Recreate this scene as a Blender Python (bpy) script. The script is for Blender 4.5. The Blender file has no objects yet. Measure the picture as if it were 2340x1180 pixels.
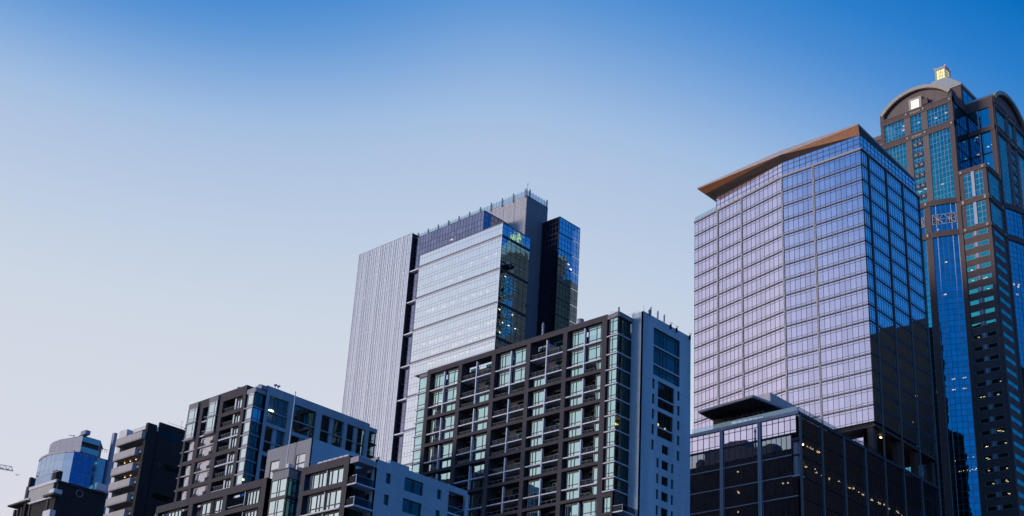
import bpy, math, random
from math import radians, sin, cos, pi, sqrt, hypot

S = bpy.context.scene
COL = S.collection
random.seed(7)

# ------------------------------------------------------------------ camera
cam = bpy.data.objects.new("camera", bpy.data.cameras.new("camera"))
COL.objects.link(cam)
from mathutils import Matrix, Vector
R0 = Vector((0.73358762, 0.67730835, 0.05570101))
R1 = Vector((0.21888891, -0.31307862, 0.92415876))
R2 = Vector((-0.64337924, 0.6657591, 0.37792589))
M = Matrix((R0, R1, -R2)).transposed().to_4x4()
M.translation = (0, 0, 1.7)
cam.matrix_world = M
cam.data.sensor_fit = 'HORIZONTAL'
cam.data.sensor_width = 36
cam.data.lens = 3007.29 / 2340 * 36
cam.data.shift_y = (832.58 - 590) / 2340
cam.data.clip_start = 0.5
cam.data.clip_end = 9000
S.camera = cam
S.view_settings.view_transform = 'Standard'
S.view_settings.look = 'None'
S.view_settings.exposure = 0
S.view_settings.gamma = 1
S.cycles.max_bounces = 8
S.cycles.transparent_max_bounces = 10
S.cycles.glossy_bounces = 4
S.cycles.sample_clamp_indirect = 4

# ------------------------------------------------------------------ sky
SUN_AZ, SUN_EL = -150, 2.0          # degrees from +Y towards +X, and above the horizon


def lin(c):
    return tuple((v / 12.92 if v <= .04045 else ((v + .055) / 1.055) ** 2.4) for v in (x / 255 for x in c))


world = bpy.data.worlds.new("World")
S.world = world
world.use_nodes = True
nt = world.node_tree
N, Lk = nt.nodes, nt.links
bg = N['Background']


def mnode(op, a, b=None, c=None, clamp=False):
    n = N.new('ShaderNodeMath')
    n.operation = op
    n.use_clamp = clamp
    for i, v in enumerate((a, b, c)):
        if v is None:
            continue
        if isinstance(v, (int, float)):
            n.inputs[i].default_value = v
        else:
            Lk.new(v, n.inputs[i])
    return n.outputs[0]


tc = N.new('ShaderNodeTexCoord')
sp = N.new('ShaderNodeSeparateXYZ')
Lk.new(tc.outputs['Generated'], sp.inputs[0])
x, y, z = sp.outputs
elev = mnode('MULTIPLY', mnode('ARCSINE', z), 180 / pi)
hl = mnode('MAXIMUM', mnode('SQRT', mnode('ADD', mnode('MULTIPLY', x, x), mnode('MULTIPLY', y, y))), 1e-4)
ea = radians(93)
c = mnode('DIVIDE', mnode('ADD', mnode('MULTIPLY', x, sin(ea)), mnode('MULTIPLY', y, cos(ea))), hl)
mr = N.new('ShaderNodeMapRange')
mr.interpolation_type = 'SMOOTHSTEP'
Lk.new(c, mr.inputs[0])
mr.inputs[1].default_value = -.80
mr.inputs[2].default_value = .40
mr.inputs[3].default_value = 0
mr.inputs[4].default_value = 30
ea2 = radians(-74)
c2 = mnode('DIVIDE', mnode('ADD', mnode('MULTIPLY', x, sin(ea2)), mnode('MULTIPLY', y, cos(ea2))), hl)
mr2 = N.new('ShaderNodeMapRange')
mr2.interpolation_type = 'SMOOTHSTEP'
Lk.new(c2, mr2.inputs[0])
mr2.inputs[1].default_value = .86
mr2.inputs[2].default_value = 1
mr2.inputs[3].default_value = 0
mr2.inputs[4].default_value = 3.6
hi = mnode('DIVIDE', mnode('SUBTRACT', elev, 21), 14, clamp=True)
u = mnode('ADD', mnode('ADD', mnode('MAXIMUM', elev, 0), mr.outputs[0]), mnode('MULTIPLY', mr2.outputs[0], hi))
ramp = N.new('ShaderNodeValToRGB')
Lk.new(mnode('DIVIDE', u, 90), ramp.inputs[0])
stops = [(0, (226, 205, 205)), (10, (220, 216, 224)), (17, (212, 217, 228)), (21, (209, 215, 227)), (24, (203, 213, 227)),
         (28, (189, 205, 226)), (30.5, (179, 198, 225)), (32.1, (171, 193, 224)), (33.4, (160, 189, 224)), (35.4, (135, 173, 220)),
         (37.4, (103, 155, 214)), (39.2, (74, 139, 209)), (41.5, (42, 125, 202)), (44.5, (6, 109, 191)), (50, (34, 112, 198)),
         (60, (46, 112, 195)), (90, (55, 112, 188))]
el_ = ramp.color_ramp.elements
el_[0].position = stops[0][0] / 90
el_[0].color = (*lin(stops[0][1]), 1)
el_[1].position = 1
el_[1].color = (*lin(stops[-1][1]), 1)
for p_, c_ in stops[1:-1]:
    e = el_.new(p_ / 90)
    e.color = (*lin(c_), 1)
sky = N.new('ShaderNodeTexSky')
sky.sky_type = 'NISHITA'
sky.sun_disc = False
sky.sun_elevation = radians(SUN_EL)
sky.sun_rotation = radians(SUN_AZ)
sky.ozone_density = 4
mixn = N.new('ShaderNodeMix')
mixn.data_type = 'RGBA'
mixn.blend_type = 'ADD'
mixn.inputs[0].default_value = 0.012
Lk.new(ramp.outputs[0], mixn.inputs[6])
Lk.new(sky.outputs[0], mixn.inputs[7])
Lk.new(mixn.outputs[2], bg.inputs[0])
bg.inputs[1].default_value = 1.0

sun = bpy.data.objects.new("sun", bpy.data.lights.new("sun", 'SUN'))
COL.objects.link(sun)
sun.data.energy = 2.6
sun.data.angle = radians(20)
sun.data.color = (1, .89, .85)
sd = Vector((sin(radians(SUN_AZ)) * cos(radians(SUN_EL)), cos(radians(SUN_AZ)) * cos(radians(SUN_EL)), sin(radians(SUN_EL))))
sun.rotation_euler = sd.to_track_quat('Z', 'Y').to_euler()


# ------------------------------------------------------------------ materials
def newmat(name):
    m = bpy.data.materials.new(name)
    m.use_nodes = True
    return m, m.node_tree.nodes, m.node_tree.links


def wall(name, col, rough=.8, var=.22, scale=.6, joints=None, bump=.15, metal=0):
    """painted, concrete or metal wall: two noises in the colour, optional panel joints, small bump"""
    m, n, l = newmat(name)
    b = n['Principled BSDF']
    b.inputs['Roughness'].default_value = rough
    b.inputs['Metallic'].default_value = metal
    t = n.new('ShaderNodeTexCoord')
    n1 = n.new('ShaderNodeTexNoise')
    n1.inputs['Scale'].default_value = scale
    n1.inputs['Detail'].default_value = 6
    mp = n.new('ShaderNodeMapping')
    mp.inputs['Scale'].default_value = (1, 1, .14)
    l.new(t.outputs['Object'], mp.inputs[0])
    l.new(mp.outputs[0], n1.inputs[0])
    n2 = n.new('ShaderNodeTexNoise')
    n2.inputs['Scale'].default_value = scale * 9
    n2.inputs['Detail'].default_value = 3
    l.new(t.outputs['Object'], n2.inputs[0])
    ad = n.new('ShaderNodeMath')
    ad.operation = 'MULTIPLY_ADD'
    l.new(n2.outputs[0], ad.inputs[0])
    ad.inputs[1].default_value = .35
    l.new(n1.outputs[0], ad.inputs[2])
    r = n.new('ShaderNodeMapRange')
    r.inputs[1].default_value = .35
    r.inputs[2].default_value = .95
    r.inputs[3].default_value = 1 - var
    r.inputs[4].default_value = 1 + var
    l.new(ad.outputs[0], r.inputs[0])
    fac = r.outputs[0]
    if joints:
        sx = n.new('ShaderNodeSeparateXYZ')
        l.new(t.outputs['Object'], sx.inputs[0])
        for axis, pitch in joints:
            md = n.new('ShaderNodeMath')
            md.operation = 'FRACT'
            dv = n.new('ShaderNodeMath')
            dv.operation = 'DIVIDE'
            l.new(sx.outputs[axis], dv.inputs[0])
            dv.inputs[1].default_value = pitch
            l.new(dv.outputs[0], md.inputs[0])
            lt = n.new('ShaderNodeMath')
            lt.operation = 'LESS_THAN'
            l.new(md.outputs[0], lt.inputs[0])
            lt.inputs[1].default_value = .06 / pitch
            mu = n.new('ShaderNodeMath')
            mu.operation = 'MULTIPLY_ADD'
            l.new(lt.outputs[0], mu.inputs[0])
            mu.inputs[1].default_value = -.35
            l.new(fac, mu.inputs[2])
            fac = mu.outputs[0]
    mx = n.new('ShaderNodeMix')
    mx.data_type = 'RGBA'
    mx.blend_type = 'MULTIPLY'
    mx.inputs[0].default_value = 1
    mx.inputs[6].default_value = (*col, 1)
    l.new(fac, mx.inputs[7])
    l.new(mx.outputs[2], b.inputs['Base Color'])
    if bump:
        bp = n.new('ShaderNodeBump')
        bp.inputs['Strength'].default_value = bump
        bp.inputs['Distance'].default_value = .05
        l.new(n2.outputs[0], bp.inputs['Height'])
        l.new(bp.outputs[0], b.inputs['Normal'])
    return m


def glass(name, tint, refl=.75, inner=(.5, .55, .6), rough=.02, wav=.04, var=.12, wscale=.35, graz=None):
    """coated glazing: mirror coat over a see-through pane, each pane a little different"""
    m, n, l = newmat(name)
    for q in list(n):
        if q.type != 'OUTPUT_MATERIAL':
            n.remove(q)
    out = [q for q in n if q.type == 'OUTPUT_MATERIAL'][0]
    g = n.new('ShaderNodeBsdfGlossy')
    g.inputs['Roughness'].default_value = rough
    tr = n.new('ShaderNodeBsdfTransparent')
    tr.inputs[0].default_value = (*inner, 1)
    geo = n.new('ShaderNodeNewGeometry')
    r = n.new('ShaderNodeMapRange')
    l.new(geo.outputs['Random Per Island'], r.inputs[0])
    r.inputs[3].default_value = 1 - var
    r.inputs[4].default_value = 1.0
    mx = n.new('ShaderNodeMix')
    mx.data_type = 'RGBA'
    mx.blend_type = 'MULTIPLY'
    mx.inputs[0].default_value = 1
    mx.inputs[6].default_value = (*tint, 1)
    l.new(r.outputs[0], mx.inputs[7])
    l.new(mx.outputs[2], g.inputs['Color'])
    if wav:
        t = n.new('ShaderNodeTexCoord')
        # every pane bows by itself: the pane's random number shifts the noise
        cm = n.new('ShaderNodeVectorMath')
        cm.operation = 'ADD'
        l.new(t.outputs['Object'], cm.inputs[0])
        sc = n.new('ShaderNodeMath')
        sc.operation = 'MULTIPLY'
        l.new(geo.outputs['Random Per Island'], sc.inputs[0])
        sc.inputs[1].default_value = 30
        l.new(sc.outputs[0], cm.inputs[1])
        ns = n.new('ShaderNodeTexNoise')
        ns.inputs['Scale'].default_value = wscale
        ns.inputs['Detail'].default_value = 1
        l.new(cm.outputs[0], ns.inputs[0])
        bp = n.new('ShaderNodeBump')
        bp.inputs['Strength'].default_value = wav
        bp.inputs['Distance'].default_value = .5
        l.new(ns.outputs[0], bp.inputs['Height'])
        l.new(bp.outputs[0], g.inputs['Normal'])
    lw = n.new('ShaderNodeLayerWeight')
    lw.inputs[0].default_value = .5
    pw = n.new('ShaderNodeMath')
    pw.operation = 'POWER'
    l.new(lw.outputs['Facing'], pw.inputs[0])
    pw.inputs[1].default_value = 4
    ma = n.new('ShaderNodeMath')
    ma.operation = 'MULTIPLY_ADD'
    l.new(pw.outputs[0], ma.inputs[0])
    ma.inputs[1].default_value = (1 - refl) if graz is None else graz
    ma.inputs[2].default_value = refl
    ms = n.new('ShaderNodeMixShader')
    l.new(ma.outputs[0], ms.inputs[0])
    l.new(tr.outputs[0], ms.inputs[1])
    l.new(g.outputs[0], ms.inputs[2])
    l.new(ms.outputs[0], out.inputs[0])
    return m


def emit(name, col, strength):
    m, n, l = newmat(name)
    b = n['Principled BSDF']
    b.inputs['Base Color'].default_value = (*col, 1)
    b.inputs['Emission Color'].default_value = (*col, 1)
    b.inputs['Emission Strength'].default_value = strength
    return m


G = dict(
    asphalt=wall('asphalt', (.09, .09, .092), .9, .3, .05),
    dark=wall('dark_interior', (.045, .043, .042), .9, .3, .3),
    black=wall('black_metal', (.025, .026, .03), .5, .2, 1),
    lamp=emit('warm_lamp', (1, .80, .46), 16),
    lamp_soft=emit('soft_warm_lamp', (1, .80, .46), 4.5),
    lamp_far=emit('far_warm_lamp', (1, .74, .36), 5),
    lamp_amber=emit('amber_lamp', (1, .6, .25), 3),
    lamp_dim=emit('dim_warm_lamp', (1, .78, .42), 6),
    white=wall('white_metal', (.62, .62, .66), .5, .1, 1),
    railmetal=wall('rail_metal', (.10, .10, .11), .5, .1, 1),
    steel=wall('grey_steel', (.30, .31, .34), .45, .15, 1, metal=.3),
    # gridded apartment tower
    char=wall('charcoal_render', (.060, .051, .056), .85, .18, .5),
    conc=wall('pale_concrete', (.48, .57, .61), .85, .2, .35, joints=[(2, 2.95)]),
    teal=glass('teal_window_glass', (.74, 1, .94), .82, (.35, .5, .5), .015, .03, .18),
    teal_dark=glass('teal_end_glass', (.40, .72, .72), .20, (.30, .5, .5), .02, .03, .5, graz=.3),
    # stepped block
    char2=wall('brown_grey_render', (.065, .055, .059), .85, .18, .6, joints=[(0, 4.6)]),
    grey=wall('grey_render', (.30, .29, .30), .85, .1, .6),
    blue=wall('pale_blue_render', (.39, .48, .53), .85, .12, .6, joints=[(2, 3.05)]),
    pane=glass('pale_window_glass', (.90, 1, .96), .88, (.3, .45, .45), .015, .02, .12),
    milk=wall('milk_glass_panel', (.62, .62, .60), .25, .06, 1.2),
    stucco=wall('cream_stucco', (.66, .60, .60), .9, .1, 1),
    # faceted tower
    lav=glass('lavender_glass', (.97, .82, 1), .92, (.3, .3, .4), .012, .025, .16),
    lavdark=glass('dark_podium_glass', (.52, .54, .58), .75, (.35, .35, .42), .015, .02, .10),  # podium glass, darker than the top row under the coping
    lavside=glass('flank_glass_sky_tint', (.75, .95, .95), .92, (.3, .3, .4), .012, .006, .10),  # same tower glass, tint shifted towards the blue sky it mirrors
    mull=wall('dark_mullion', (.030, .028, .045), .5, .1, 1),
    fin=wall('silver_fin', (.52, .49, .50), .5, .1, 1),
    findark=wall('dark_fin_metal', (.15, .14, .14), .5, .1, 1, metal=.2),
    wood=wall('copper_wood_soffit', (.40, .155, .06), .6, .2, 1.2, joints=[(1, .8)]),
    roofdark=wall('dark_roof_shaded_soffit', (.07, .05, .042), .7, .2, 1),  # dark roof parts; on the folded soffit, wood with its shade in the colour
    coping=wall('roof_edge_metal', (.42, .37, .36), .5, .1, 1),
    beige=wall('beige_render', (.55, .50, .48), .8, .1, 1),
    # pale striped tower
    pale=glass('pale_office_glass', (1, .98, 1), .965, (.85, .8, .65), .015, .010, .05),
    paleside=glass('side_glass_sky_tint', (.40, .85, 1), .78, (.45, .45, .5), .015, .04, .15),  # right-face copy of the pale glass, mirrored blue sky put into the tint
    violet=glass('violet_plant_glass', (.52, .50, .72), .66, (.15, .15, .2), .03, .03, .25),
    finwhite=wall('white_fin', (.86, .83, .84), .5, .08, 1),
    louvre=wall('grey_louvre', (.82, .80, .82), .6, .15, 1),
    shaft=wall('dark_shaft_cladding', (.20, .20, .22), .6, .15, .8),
    # gabled tower
    brick=wall('brown_granite', (.118, .080, .072), .75, .16, .5, joints=[(2, .75)]),
    brick_pale=wall('pale_granite', (.17, .13, .12), .75, .16, .5),
    azure=glass('azure_glass', (.08, .70, .62), .84, (.7, .8, .75), .015, .03, .25),
    azure_deep=glass('deep_azure_glass', (.08, .62, .74), .84, (.7, .8, .75), .015, .03, .2),
    mullwhite=wall('pale_mullion', (.42, .45, .52), .5, .1, 1),
    archstone=wall('arch_stone', (.44, .39, .32), .7, .1, 1),
    copper=wall('standing_seam_roof', (.24, .26, .26), .5, .1, 1),
    # far left
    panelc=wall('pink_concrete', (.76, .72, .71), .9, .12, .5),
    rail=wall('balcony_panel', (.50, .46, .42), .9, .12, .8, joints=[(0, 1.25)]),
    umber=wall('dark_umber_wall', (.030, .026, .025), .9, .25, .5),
    curve=glass('curved_tower_glass', (.60, .70, .88), .8, (.2, .25, .35), .05, .02, .08),
    curve_band=glass('drum_glass', (.55, .52, .62), .8, (.2, .25, .35), .06, .03, .1),
    cobalt=glass('cobalt_glass', (.04, .24, .55), .8, (.1, .15, .35), .04, .008, .12),
    bluemetal=wall('blue_grey_metal', (.22, .25, .34), .5, .1, 1),
    leaf=wall('plant_leaf', (.05, .09, .04), .7, .3, 3),
    crane=wall('crane_paint', (.30, .32, .36), .6, .1, 1),
    feather=wall('grey_feather', (.20, .20, .22), .9, .2, 4),
    red=emit('red_beacon', (1, .08, .15), 1.2),
    lantern=emit('lit_lantern_glass', (1, .86, .38), .55),
    clock=emit('lit_gable_window', (1, .93, .72), 1.0),
)


# ------------------------------------------------------------------ mesh helpers
class Fr:
    """a facade frame: s along the wall, d outwards, z up"""

    def __init__(self, ox=0, oy=0, ux=1, uy=0, nx=0, ny=-1):
        self.o = (ox, oy)
        self.u = (ux, uy)
        self.n = (nx, ny)

    def __call__(self, s, d, z):
        return (self.o[0] + s * self.u[0] + d * self.n[0], self.o[1] + s * self.u[1] + d * self.n[1], z)


def west(y0=0, x0=0):
    return Fr(x0, y0, 1, 0, 0, -1)


def south(x0=0, y0=0):
    return Fr(x0, y0, 0, 1, 1, 0)


class MB:
    def __init__(self):
        self.v, self.f, self.m, self.mats = [], [], [], []

    def mi(self, mat):
        if isinstance(mat, str):
            mat = G[mat]
        if mat not in self.mats:
            self.mats.append(mat)
        return self.mats.index(mat)

    def face(self, pts, mat):
        i = len(self.v)
        self.v += [tuple(p) for p in pts]
        self.f.append(tuple(range(i, i + len(pts))))
        self.m.append(self.mi(mat))

    def hexa(self, p, mat):
        i = len(self.v)
        self.v += [tuple(q) for q in p]
        k = self.mi(mat)
        for q in ((0, 1, 2, 3), (7, 6, 5, 4), (0, 4, 5, 1), (1, 5, 6, 2), (2, 6, 7, 3), (3, 7, 4, 0)):
            self.f.append(tuple(i + a for a in q))
            self.m.append(k)

    def box(self, F, s0, s1, d0, d1, z0, z1, mat):
        self.hexa([F(s0, d0, z0), F(s1, d0, z0), F(s1, d1, z0), F(s0, d1, z0),
                   F(s0, d0, z1), F(s1, d0, z1), F(s1, d1, z1), F(s0, d1, z1)], mat)

    def prism(self, poly, z0, z1, mat, top=None):
        n = len(poly)
        i = len(self.v)
        self.v += [(a, b, z0) for a, b in poly] + [(a, b, z1) for a, b in poly]
        k = self.mi(mat)
        self.f.append(tuple(i + j for j in reversed(range(n))))
        self.m.append(k)
        self.f.append(tuple(i + n + j for j in range(n)))
        self.m.append(self.mi(top) if top else k)
        for j in range(n):
            a = (j + 1) % n
            self.f.append((i + j, i + a, i + n + a, i + n + j))
            self.m.append(k)

    def tube(self, p, q, r, mat, n=8, r2=None):
        p, q = Vector(p), Vector(q)
        r2 = r if r2 is None else r2
        ax = (q - p).normalized()
        a = ax.orthogonal().normalized()
        b = ax.cross(a)
        i = len(self.v)
        for c_, rr in ((p, r), (q, r2)):
            for j in range(n):
                t = 2 * pi * j / n
                self.v.append(tuple(c_ + rr * (a * cos(t) + b * sin(t))))
        k = self.mi(mat)
        for j in range(n):
            h = (j + 1) % n
            self.f.append((i + j, i + h, i + n + h, i + n + j))
            self.m.append(k)
        self.f.append(tuple(i + j for j in reversed(range(n))))
        self.m.append(k)
        self.f.append(tuple(i + n + j for j in range(n)))
        self.m.append(k)

    def add(self, o):
        i = len(self.v)
        self.v += o.v
        self.f += [tuple(a + i for a in q) for q in o.f]
        mp = [self.mi(m) for m in o.mats]
        self.m += [mp[k] for k in o.m]

    def build(self, name, parent=None, **props):
        me = bpy.data.meshes.new(name)
        me.from_pydata(self.v, [], self.f)
        for m in self.mats:
            me.materials.append(m)
        me.polygons.foreach_set('material_index', self.m)
        me.update()
        o = bpy.data.objects.new(name, me)
        COL.objects.link(o)
        if parent:
            o.parent = parent
        for k, v in props.items():
            o[k] = v
        return o


def thing(name, label, cat, loc=(0, 0, 0), group=None):
    o = bpy.data.objects.new(name, None)
    o.empty_display_size = 5
    COL.objects.link(o)
    o.location = loc
    o['label'] = label
    o['category'] = cat
    if group:
        o['group'] = group
    return o


def many(name, parent, meshes, keep=95):
    """each mesh its own part; past `keep` the rest becomes one part"""
    meshes = sorted(meshes, key=lambda t: -t[0])
    for _, m in meshes[:keep]:
        m.build(name, parent)
    if len(meshes) > keep:
        r = MB()
        for _, m in meshes[keep:]:
            r.add(m)
        r.build(name, parent, kind='stuff')


def holes_wall(m, F, s0, s1, z0, z1, holes, t, mat):
    """a wall sheet with rectangular openings and their reveals; holes are (s0, s1, z0, z1)"""
    ss = sorted({s0, s1, *[h[0] for h in holes], *[h[1] for h in holes]})
    zs = sorted({z0, z1, *[h[2] for h in holes], *[h[3] for h in holes]})
    ss = [a for a in ss if s0 <= a <= s1]
    zs = [a for a in zs if z0 <= a <= z1]

    def solid(i, j):
        if i < 0 or j < 0 or i >= len(ss) - 1 or j >= len(zs) - 1:
            return None
        cs, cz = (ss[i] + ss[i + 1]) / 2, (zs[j] + zs[j + 1]) / 2
        return not any(h[0] < cs < h[1] and h[2] < cz < h[3] for h in holes)

    for i in range(len(ss) - 1):
        for j in range(len(zs) - 1):
            if not solid(i, j):
                continue
            a, b, c_, d = ss[i], ss[i + 1], zs[j], zs[j + 1]
            m.face([F(a, 0, c_), F(b, 0, c_), F(b, 0, d), F(a, 0, d)], mat)
            for (di, dj, p, q) in ((-1, 0, (a, c_), (a, d)), (1, 0, (b, c_), (b, d)), (0, -1, (a, c_), (b, c_)), (0, 1, (a, d), (b, d))):
                if solid(i + di, j + dj) is not True:
                    m.face([F(p[0], 0, p[1]), F(q[0], 0, q[1]), F(q[0], -t, q[1]), F(p[0], -t, p[1])], mat)


def pane_set(F, s0, s1, z0, z1, cuts, trans, gl, mull, d=0, w=.12, back=None, md=.06, wt=None):
    """one window: panes between vertical cuts (0..1) and transoms (heights), with mullions"""
    m = MB()
    cs = [0] + list(cuts) + [1]
    zz = [z0] + sorted(t for t in trans if z0 < t < z1) + [z1]
    for i in range(len(cs) - 1):
        a, b = s0 + (s1 - s0) * cs[i], s0 + (s1 - s0) * cs[i + 1]
        for j in range(len(zz) - 1):
            m.face([F(a, d, zz[j]), F(b, d, zz[j]), F(b, d, zz[j + 1]), F(a, d, zz[j + 1])], gl)
    for k in cs:
        a = s0 + (s1 - s0) * k
        a = min(max(a, s0 + w / 2), s1 - w / 2)
        m.box(F, a - w / 2, a + w / 2, d + .003, d + md, z0, z1, mull)
    w = wt or w
    for t in zz:
        t = min(max(t, z0 + w / 2), z1 - w / 2)
        m.box(F, s0, s1, d + .001, d + md - .01, t - w / 2, t + w / 2, mull)
    if back is not None:
        m.box(F, s0, s1, d - back, d - back + .05, z0, z1, 'dark')
    return m


def lights(parent, pts, sx=.9, sy=.25, sz=.2, mat='lamp', F=None):
    """ceiling lamps hung inside the glass; pts are facade points (s, d, z)"""
    for s, d, z_ in pts:
        m = MB()
        m.box(F, s - sx / 2, s + sx / 2, d - sy / 2, d + sy / 2, z_ - sz, z_, mat)
        m.build('ceiling_light', parent)


# ------------------------------------------------------------------ ground
g = MB()
g.face([(-4000, -4000, 0), (4000, -4000, 0), (4000, 4000, 0), (-4000, 4000, 0)], 'asphalt')
g.build('ground', None, kind='structure')


# ================================================================== faceted glass tower
def faceted_tower():
    T = thing('glass_office_tower', 'faceted lavender glass office tower with a thin overhanging copper-soffit roof',
              'office tower', (-129.7, 249.3, 0))
    FR = west()
    k = (-21.8, 0.0)
    ll = hypot(30.8, 6.2)
    FL = Fr(k[0], k[1], -30.8 / ll, 6.2 / ll, -6.2 / ll, -30.8 / ll)
    FS = south()
    top, pitch = 172.3, 4.06
    plan = [(0, 0), (-21.8, 0), (-52.6, 6.2), (-52.6, 29.8), (0, 29.8)]
    inner = [(-.4, .4), (-21.8, .4), (-52.2, 6.5), (-52.2, 29.4), (-.4, 29.4)]
    core = [(-5, 5), (-22, 5), (-47, 10), (-47, 25), (-5, 25)]
    m = MB()
    m.prism(core, 102.9, 172, 'dark')
    m.prism([(-10, 5), (-46, 9), (-46, 19), (-10, 19)], 95.2, 102.7, 'dark')
    m.build('core', T)
    m = MB()
    m.prism(plan, 102.25, 102.75, 'roofdark')
    m.build('tower_soffit', T)
    for i in range(17):
        zf = top - pitch * (i + 1)
        if zf > 103.2:
            m = MB()
            m.prism(inner, zf - .3, zf + .1, 'dark')
            m.build('floor_slab', T)
    # glazing, one bay of one storey each
    bays = [(FR, -12.75, -.08, 9, 1.0), (FR, -21.6, -13.25, 6, 1.0), (FL, .25, 13.75, 9, 1.0), (FL, 14.3, 22.35, 6, 1.0), (FL, 22.95, 31.35, 6, 1.0),
            (FS, .08, 3.1, 3, .4), (FS, 3.65, 11.75, 7, .4), (FS, 12.25, 20.15, 7, .4), (FS, 20.65, 28.8, 7, .4)]
    units = []
    for F, a, b, n, wgt in bays:
        for i in range(17):
            z1 = top - pitch * i - .17
            z0 = max(top - pitch * (i + 1) + .17, 102.75)
            cuts = [(j + 1) / n for j in range(n - 1)]
            if F is FS:
                w = pane_set(F, a, b, z0, z1, cuts, [z0 + .5, z1 - .62], 'lavside', 'mull', 0, .12, md=.03)
                w.box(F, a, b, -.02, .06, z1 + .02, z1 + .32, 'mull')
            else:
                w = pane_set(F, a, b, z0, z1, cuts, [z0 + .5, z1 - .62], 'lav', 'mull', 0, .085, md=.04)
                w.box(F, a, b, -.02, .16, z1 + .02, z1 + .32, 'mull')
                w.box(F, a, b, .161, .24, z1 + .12, z1 + .20, 'fin')
            units.append(((b - a) * wgt * (1 + i * .01), w))
    many('window', T, units)
    # vertical fins
    for s in (-13,):
        m = MB()
        m.box(FR, s - .24, s - .08, 0, .2, 96.2, 172.75, 'fin')
        m.box(FR, s + .08, s + .24, 0, .2, 96.2, 172.75, 'fin')
        m.build('fin', T)
    for s in (.02, 14.03, 22.65):
        m = MB()
        m.box(FL, s - .24, s - .08, 0, .2, 102.4, 172.75, 'fin')
        m.box(FL, s + .08, s + .24, 0, .2, 102.4, 172.75, 'fin')
        m.build('fin', T)
    for s in (3.38, 12.0, 20.4, 29.05):
        m = MB()
        m.box(FS, s - .16, s + .16, 0, .3, 0.2, 172.75, 'findark')
        m.build('fin', T)
    # parapet band
    m = MB()
    for F, a, b in ((FR, -21.9, 0.1), (FL, 0.02, 31.5), (FS, .1, 29.7)):
        m.box(F, a, b, -.1, .3, 172.35, 172.75, 'coping')
        m.box(F, a, b, -.3, .12, 172.1, 172.34, 'mull')
    m.build('parapet', T)
    m = MB()
    m.prism([(-.5, .5), (-21.8, .5), (-52, 6.6), (-52, 29.3), (-.5, 29.3)], 171.9, 172.3, 'roofdark')
    m.build('roof_deck', T)
    # crown storey under the roof plate
    Ca, Cb, Cc, Cd = (-44.7, 4.85), (-21.75, .25), (-.3, .25), (-.3, 28.5)

    def crown(p, q, n, gl):
        L = hypot(q[0] - p[0], q[1] - p[1])
        ux, uy = (q[0] - p[0]) / L, (q[1] - p[1]) / L
        F = Fr(p[0], p[1], ux, uy, uy, -ux)
        w = pane_set(F, 0, L, 172.77, 176.75, [i / n for i in range(1, n)], [174.2, 175.6], gl, 'mull', 0, .09)
        w.build('crown_glazing', T)

    crown(Ca, Cb, 15, 'lav')
    crown(Cb, Cc, 13, 'lav')
    crown(Cc, Cd, 16, 'lavside')
    m = MB()
    m.prism([(-43.5, 7), (-21, 3), (-3, 3.5), (-3.4, 27), (-43.5, 27)], 172.77, 176.7, 'dark')
    m.build('crown_core', T)
    m = MB()
    m.box(FL, 23.5, 31.4, -.2, -.16, 172.77, 174.0, 'railglass')
    m.build('guard_rail', T)
    # roof plate and its folded soffit
    T1, T2, T3, T4, T5 = (-48.2, 1.1), (-21.3, -1.4), (.03, -.82), (-1.45, 31.0), (-48.2, 31.5)
    m = MB()
    m.prism([T1, T2, T3, T4, T5], 178.9, 179.2, 'coping')
    m.build('roof', T)
    # the edge board is deepest at the kink and thins out to both ends
    zk = 177.95
    m = MB()
    m.face([(*T1, 178.9), (*T2, 178.9), (*T2, zk), (*T1, 178.82)], 'coping')
    m.face([(*T2, 178.9), (*T3, 178.9), (*T3, 178.76), (*T2, zk)], 'coping')
    m.face([(*T3, 178.9), (*T4, 178.9), (*T4, 178.8), (*T3, 178.76)], 'coping')
    m.build('roof_edge', T)
    e1 = [(*T1, 178.82), (*T2, zk)]
    f1 = [(-46.8, 3.0, 177.8), (-22.6, -1.12, zk - .02)]
    c1 = [(-44.75, 4.85, 176.8), (-22.6, .38, 176.8)]
    e2 = [(*T2, zk), (*T3, 178.76)]
    f2 = [(-20.2, -1.15, zk - .02), (-.27, .2, 176.45)]
    c2 = [(-20.2, .23, 176.8), (-.28, .23, 176.4)]
    for e, f in ((e1, f1), (e2, f2)):
        m = MB()
        m.face([e[0], e[1], f[1], f[0]], 'wood')
        m.build('soffit_fascia', T)
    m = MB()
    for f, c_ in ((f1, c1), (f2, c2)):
        m.face([f[0], f[1], c_[1], c_[0]], 'roofdark')  # down-facing folds: their shade is put into the soffit colour
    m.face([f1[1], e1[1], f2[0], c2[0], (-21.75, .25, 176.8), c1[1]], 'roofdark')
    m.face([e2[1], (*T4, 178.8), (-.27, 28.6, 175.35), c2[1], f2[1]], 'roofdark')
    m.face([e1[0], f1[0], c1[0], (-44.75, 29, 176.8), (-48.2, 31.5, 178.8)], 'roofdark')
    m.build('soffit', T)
    # columns between podium and tower
    for cx, cy in ((-1.3, .9), (-1.3, 12), (-1.3, 20.4), (-13, 1.2), (-22, 1.5), (-35, 4.5), (-1.6, 29)):
        m = MB()
        m.box(west(), cx - .7, cx + .7, -cy - .7, -cy + .7, 95.1, 102.2, 'roofdark')
        m.build('column', T)
    w = pane_set(FR, -14, -4.2, 95.1, 102.2, [.2, .4, .6, .8], [98.6, 100.4], 'lav', 'mull', -2.6, .12)
    w.build('lobby_glazing', T)
    # podium
    yp = -31.9
    FP = west(yp)
    pt = 95.6
    m = MB()
    m.prism([(-4, yp + 4), (-50, yp + 4), (-50, 26), (-4, 26)], 0, 94.6, 'dark')
    m.build('podium_core', T)
    m = MB()
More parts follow.
